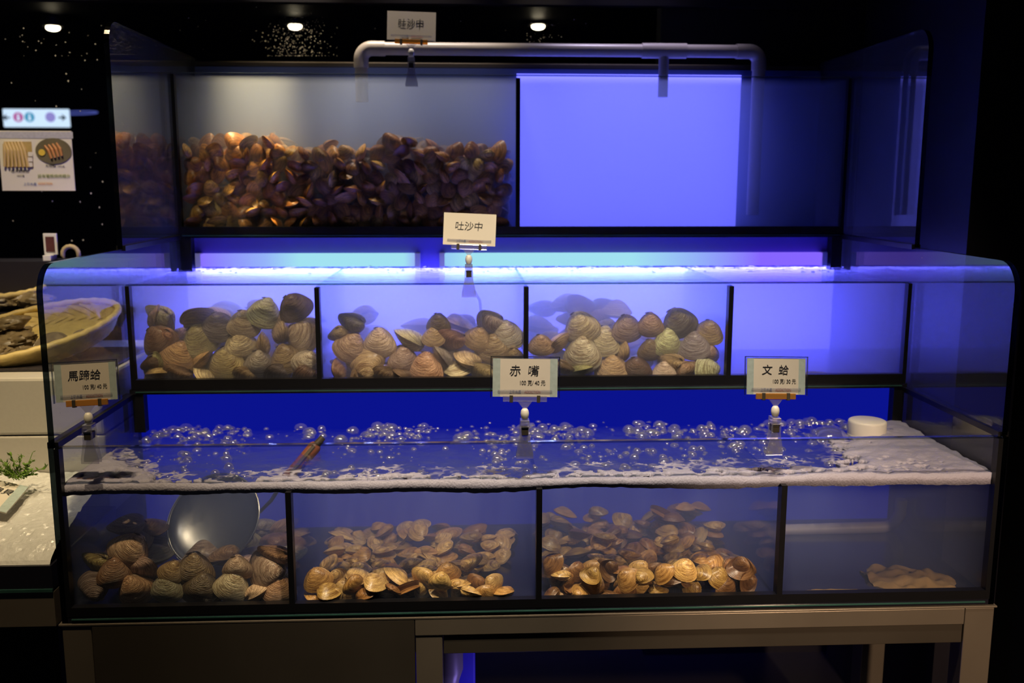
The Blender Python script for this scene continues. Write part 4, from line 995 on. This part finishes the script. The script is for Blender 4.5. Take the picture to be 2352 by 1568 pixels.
for (x, y, z, s) in ((-.135, -.07, .03, .030), (-.075, -.10, .03, .032), (-.10, -.02, .034, .036), (-.03, -.085, .028, .028), (-.02, -.02, .034, .036), (-.06, .045, .03, .034), (-.12, .05, .03, .032), (-.085, -.05, .062, .032), (-.03, .01, .066, .03), (.02, -.10, .024, .026), (-.155, .0, .03, .03)):
    k += 1
    rough('oyster', mx1, x, y, z, s, MT['oyster'], 'rough brown oyster heaped in the tilted bamboo basket', 'oysters in the tilted basket', k*3.1)
for (x, y, s, lb) in ((.062, -.045, .042, 'round grey abalone on the bare side of the tilted basket, nearer the oysters'), (.118, -.02, .030, 'smaller dark round abalone, outermost shell in the tilted basket')):
    mm = MB(); prof = [(s, 0), (s*.98, s*.14), (s*.80, s*.36), (s*.74, s*.34), (s*.5, s*.46), (s*.44, s*.44), (s*.2, s*.53), (1e-7, s*.52)]
    mm.lathe(prof, 28); mm.xf(mx1 @ Matrix.Translation((x, y, .008)) @ Matrix.Rotation(R(38), 4, 'X')); tag(obj('abalone', mm, MT['abalone'], smooth=True), lb, 'shellfish')
for i in range(7):
    rough('oyster', mx2, -.10+.045*i, -.09+.03*(i % 2), .025, .034, MT['oyster'], 'dark shellfish in the second basket behind', 'shellfish in the back basket', 50+i*2.3)
# white frame and tan ornament at the back
p = at(115, 572, .95)
a, b = at(98, 536, .95), at(133, 585, .95)
t = thing('picture_frame', 'small white framed picture standing on the back shelf', 'picture frame', (p.x, .95, at(115, 598, .95).z))
obj('frame_border', MB().box(a.x, b.x, .95, .956, b.z, a.z), MT['paper_grey'], t, bevel=.001)
obj('picture', MB().box(a.x+.006, b.x-.006, .948, .9505, b.z+.008, a.z-.008), solid('dark_red_print', (.10, .03, .03), .5, var=.5), t)
obj('foot', MB().box(a.x+.004, b.x-.010, .93, .97, at(115, 598, .95).z, b.z), MT['paper_grey'], t, bevel=.001)
p = at(158, 585, .93)
zl = at(115, 598, .95).z
tag(obj('wall_ledge', MB().box(SX0, -.98, .925, 1.03, bc2.z-.0335, zl-.0005), MT['navy']), 'dark ledge at the back carrying the small white frame', 'ledge')
tag(obj('curled_ornament', MB().tube([(p.x+.020*math.cos(R(-30+i*24)), .93+.012, zl+.0165+.020*math.sin(R(-30+i*24))) for i in range(11)], [.003]+[.006]*9+[.003], 8), solid('tan_paper', (.42, .33, .20), .6), smooth=True), 'tan curled ornament beside the small white frame', 'ornament')

# ------------------------------------------------------------------ light
def spot(name, loc, target, energy, col, size=50, blend=.6, rad=.03):
    l = bpy.data.lights.new(name, 'SPOT'); l.energy = energy; l.color = col; l.spot_size = R(size); l.spot_blend = blend; l.shadow_soft_size = rad
    o = bpy.data.objects.new(name, l); COL.objects.link(o); o.location = loc
    o.rotation_euler = (Vector(target)-Vector(loc)).to_track_quat('-Z', 'Y').to_euler(); return o
spot('dust_fill', (-.50, .30, 1.80), at(678, 80, 1.06), 60, (1.0, .84, .62), 13, 1.0, .03)  # unseen spots added only to light the dust on the glass
spot('dust_fill', (.12, .30, 1.80), at(1236, 90, 1.06), 22, (1.0, .84, .62), 10, 1.0, .03)
spot('pipe_fill', (.30, .84, 1.80), (.30, .86, .72), 45, (.80, .70, 1.0), 34, 1.0, .03)  # unseen lavender spot added to brighten the pipe's right half
WARM = (1.0, .75, .42); NEUT = (1.0, .82, .58)
spot('warm_spot', (-.62, .70, 1.80), (-.615, .81, .5), 330, (1.0, .70, .30), 12, 1.0, .02)
spot('upper_spot', (-.50, .86, 1.80), (-.50, .835, .55), 66, (1.0, .78, .48), 30, 1.0, .02)
spot('pipe_fill', (-.30, .80, 1.80), (-.22, .86, .70), 75, (1.0, .84, .70), 30, .9, .03)  # unseen spot added to brighten the left of the pipe
spot('front_spot', (-.66, -.50, 1.80), (-.60, .15, 0), 95, WARM, 42, .8)
spot('front_spot', (.03, -.62, 1.80), (.02, .18, .05), 165, NEUT, 40, .8)
spot('front_spot', (.55, -.52, 1.80), (.47, .16, 0), 72, NEUT, 42, .8)
spot('stall_spot', (-1.15, -.10, 1.80), (-1.05, .58, .10), 72, (1.0, .80, .48), 42, .7)
spot('menu_spot', (-1.25, .30, 1.75), (-1.25, 1.04, .48), 72, (1.0, .84, .62), 30, .6)
spot('low_spot', (.95, -1.6, .6), (.62, 0, -.42), 120, (1.0, .68, .42), 34, .8)
def strip(name, x0, x1, y, z, energy, col, width=.02, tilt=0):
    l = bpy.data.lights.new(name, 'AREA'); l.shape = 'RECTANGLE'; l.size = x1-x0; l.size_y = width; l.energy = energy; l.color = col
    o = bpy.data.objects.new(name, l); COL.objects.link(o); o.location = ((x0+x1)/2, y, z); o.rotation_euler = (R(-tilt), 0, 0); return o
strip('tube_light', -.75, -.245, .770, WL_MID-.004, 4.2, (.42, .60, 1.0))
strip('tube_light', -.175, .42, .770, WL_MID-.004, 5.4, (.42, .60, 1.0))
l = bpy.data.lights.new('under_fill', 'POINT'); l.energy = .5; l.color = (.35, .25, 1.0); l.shadow_soft_size = .03  # unseen blue light added to brighten the drain pipe below the stand
o = bpy.data.objects.new('under_fill', l); COL.objects.link(o); o.location = (-.03, .06, -.60)
W_ = bpy.data.worlds.new('world'); SC.world = W_; W_.use_nodes = True
bg = W_.node_tree.nodes['Background']; bg.inputs[0].default_value = (.010, .010, .014, 1); bg.inputs[1].default_value = 1.0

# ------------------------------------------------------------------ lift everything so that the floor is at z = 0
for o in list(SC.objects):
    if o.parent is None: o.location.z += ZO
SC.view_settings.view_transform = 'Standard'; SC.view_settings.look = 'None'; SC.view_settings.gamma = 1; SC.view_settings.exposure = 0
SC.view_settings.use_curve_mapping = False
cy = SC.cycles
cy.max_bounces = 10; cy.diffuse_bounces = 2; cy.glossy_bounces = 3; cy.transmission_bounces = 4; cy.volume_bounces = 3; cy.transparent_max_bounces = 32
cy.caustics_reflective = False; cy.caustics_refractive = False; cy.use_denoising = True; cy.sample_clamp_indirect = 4
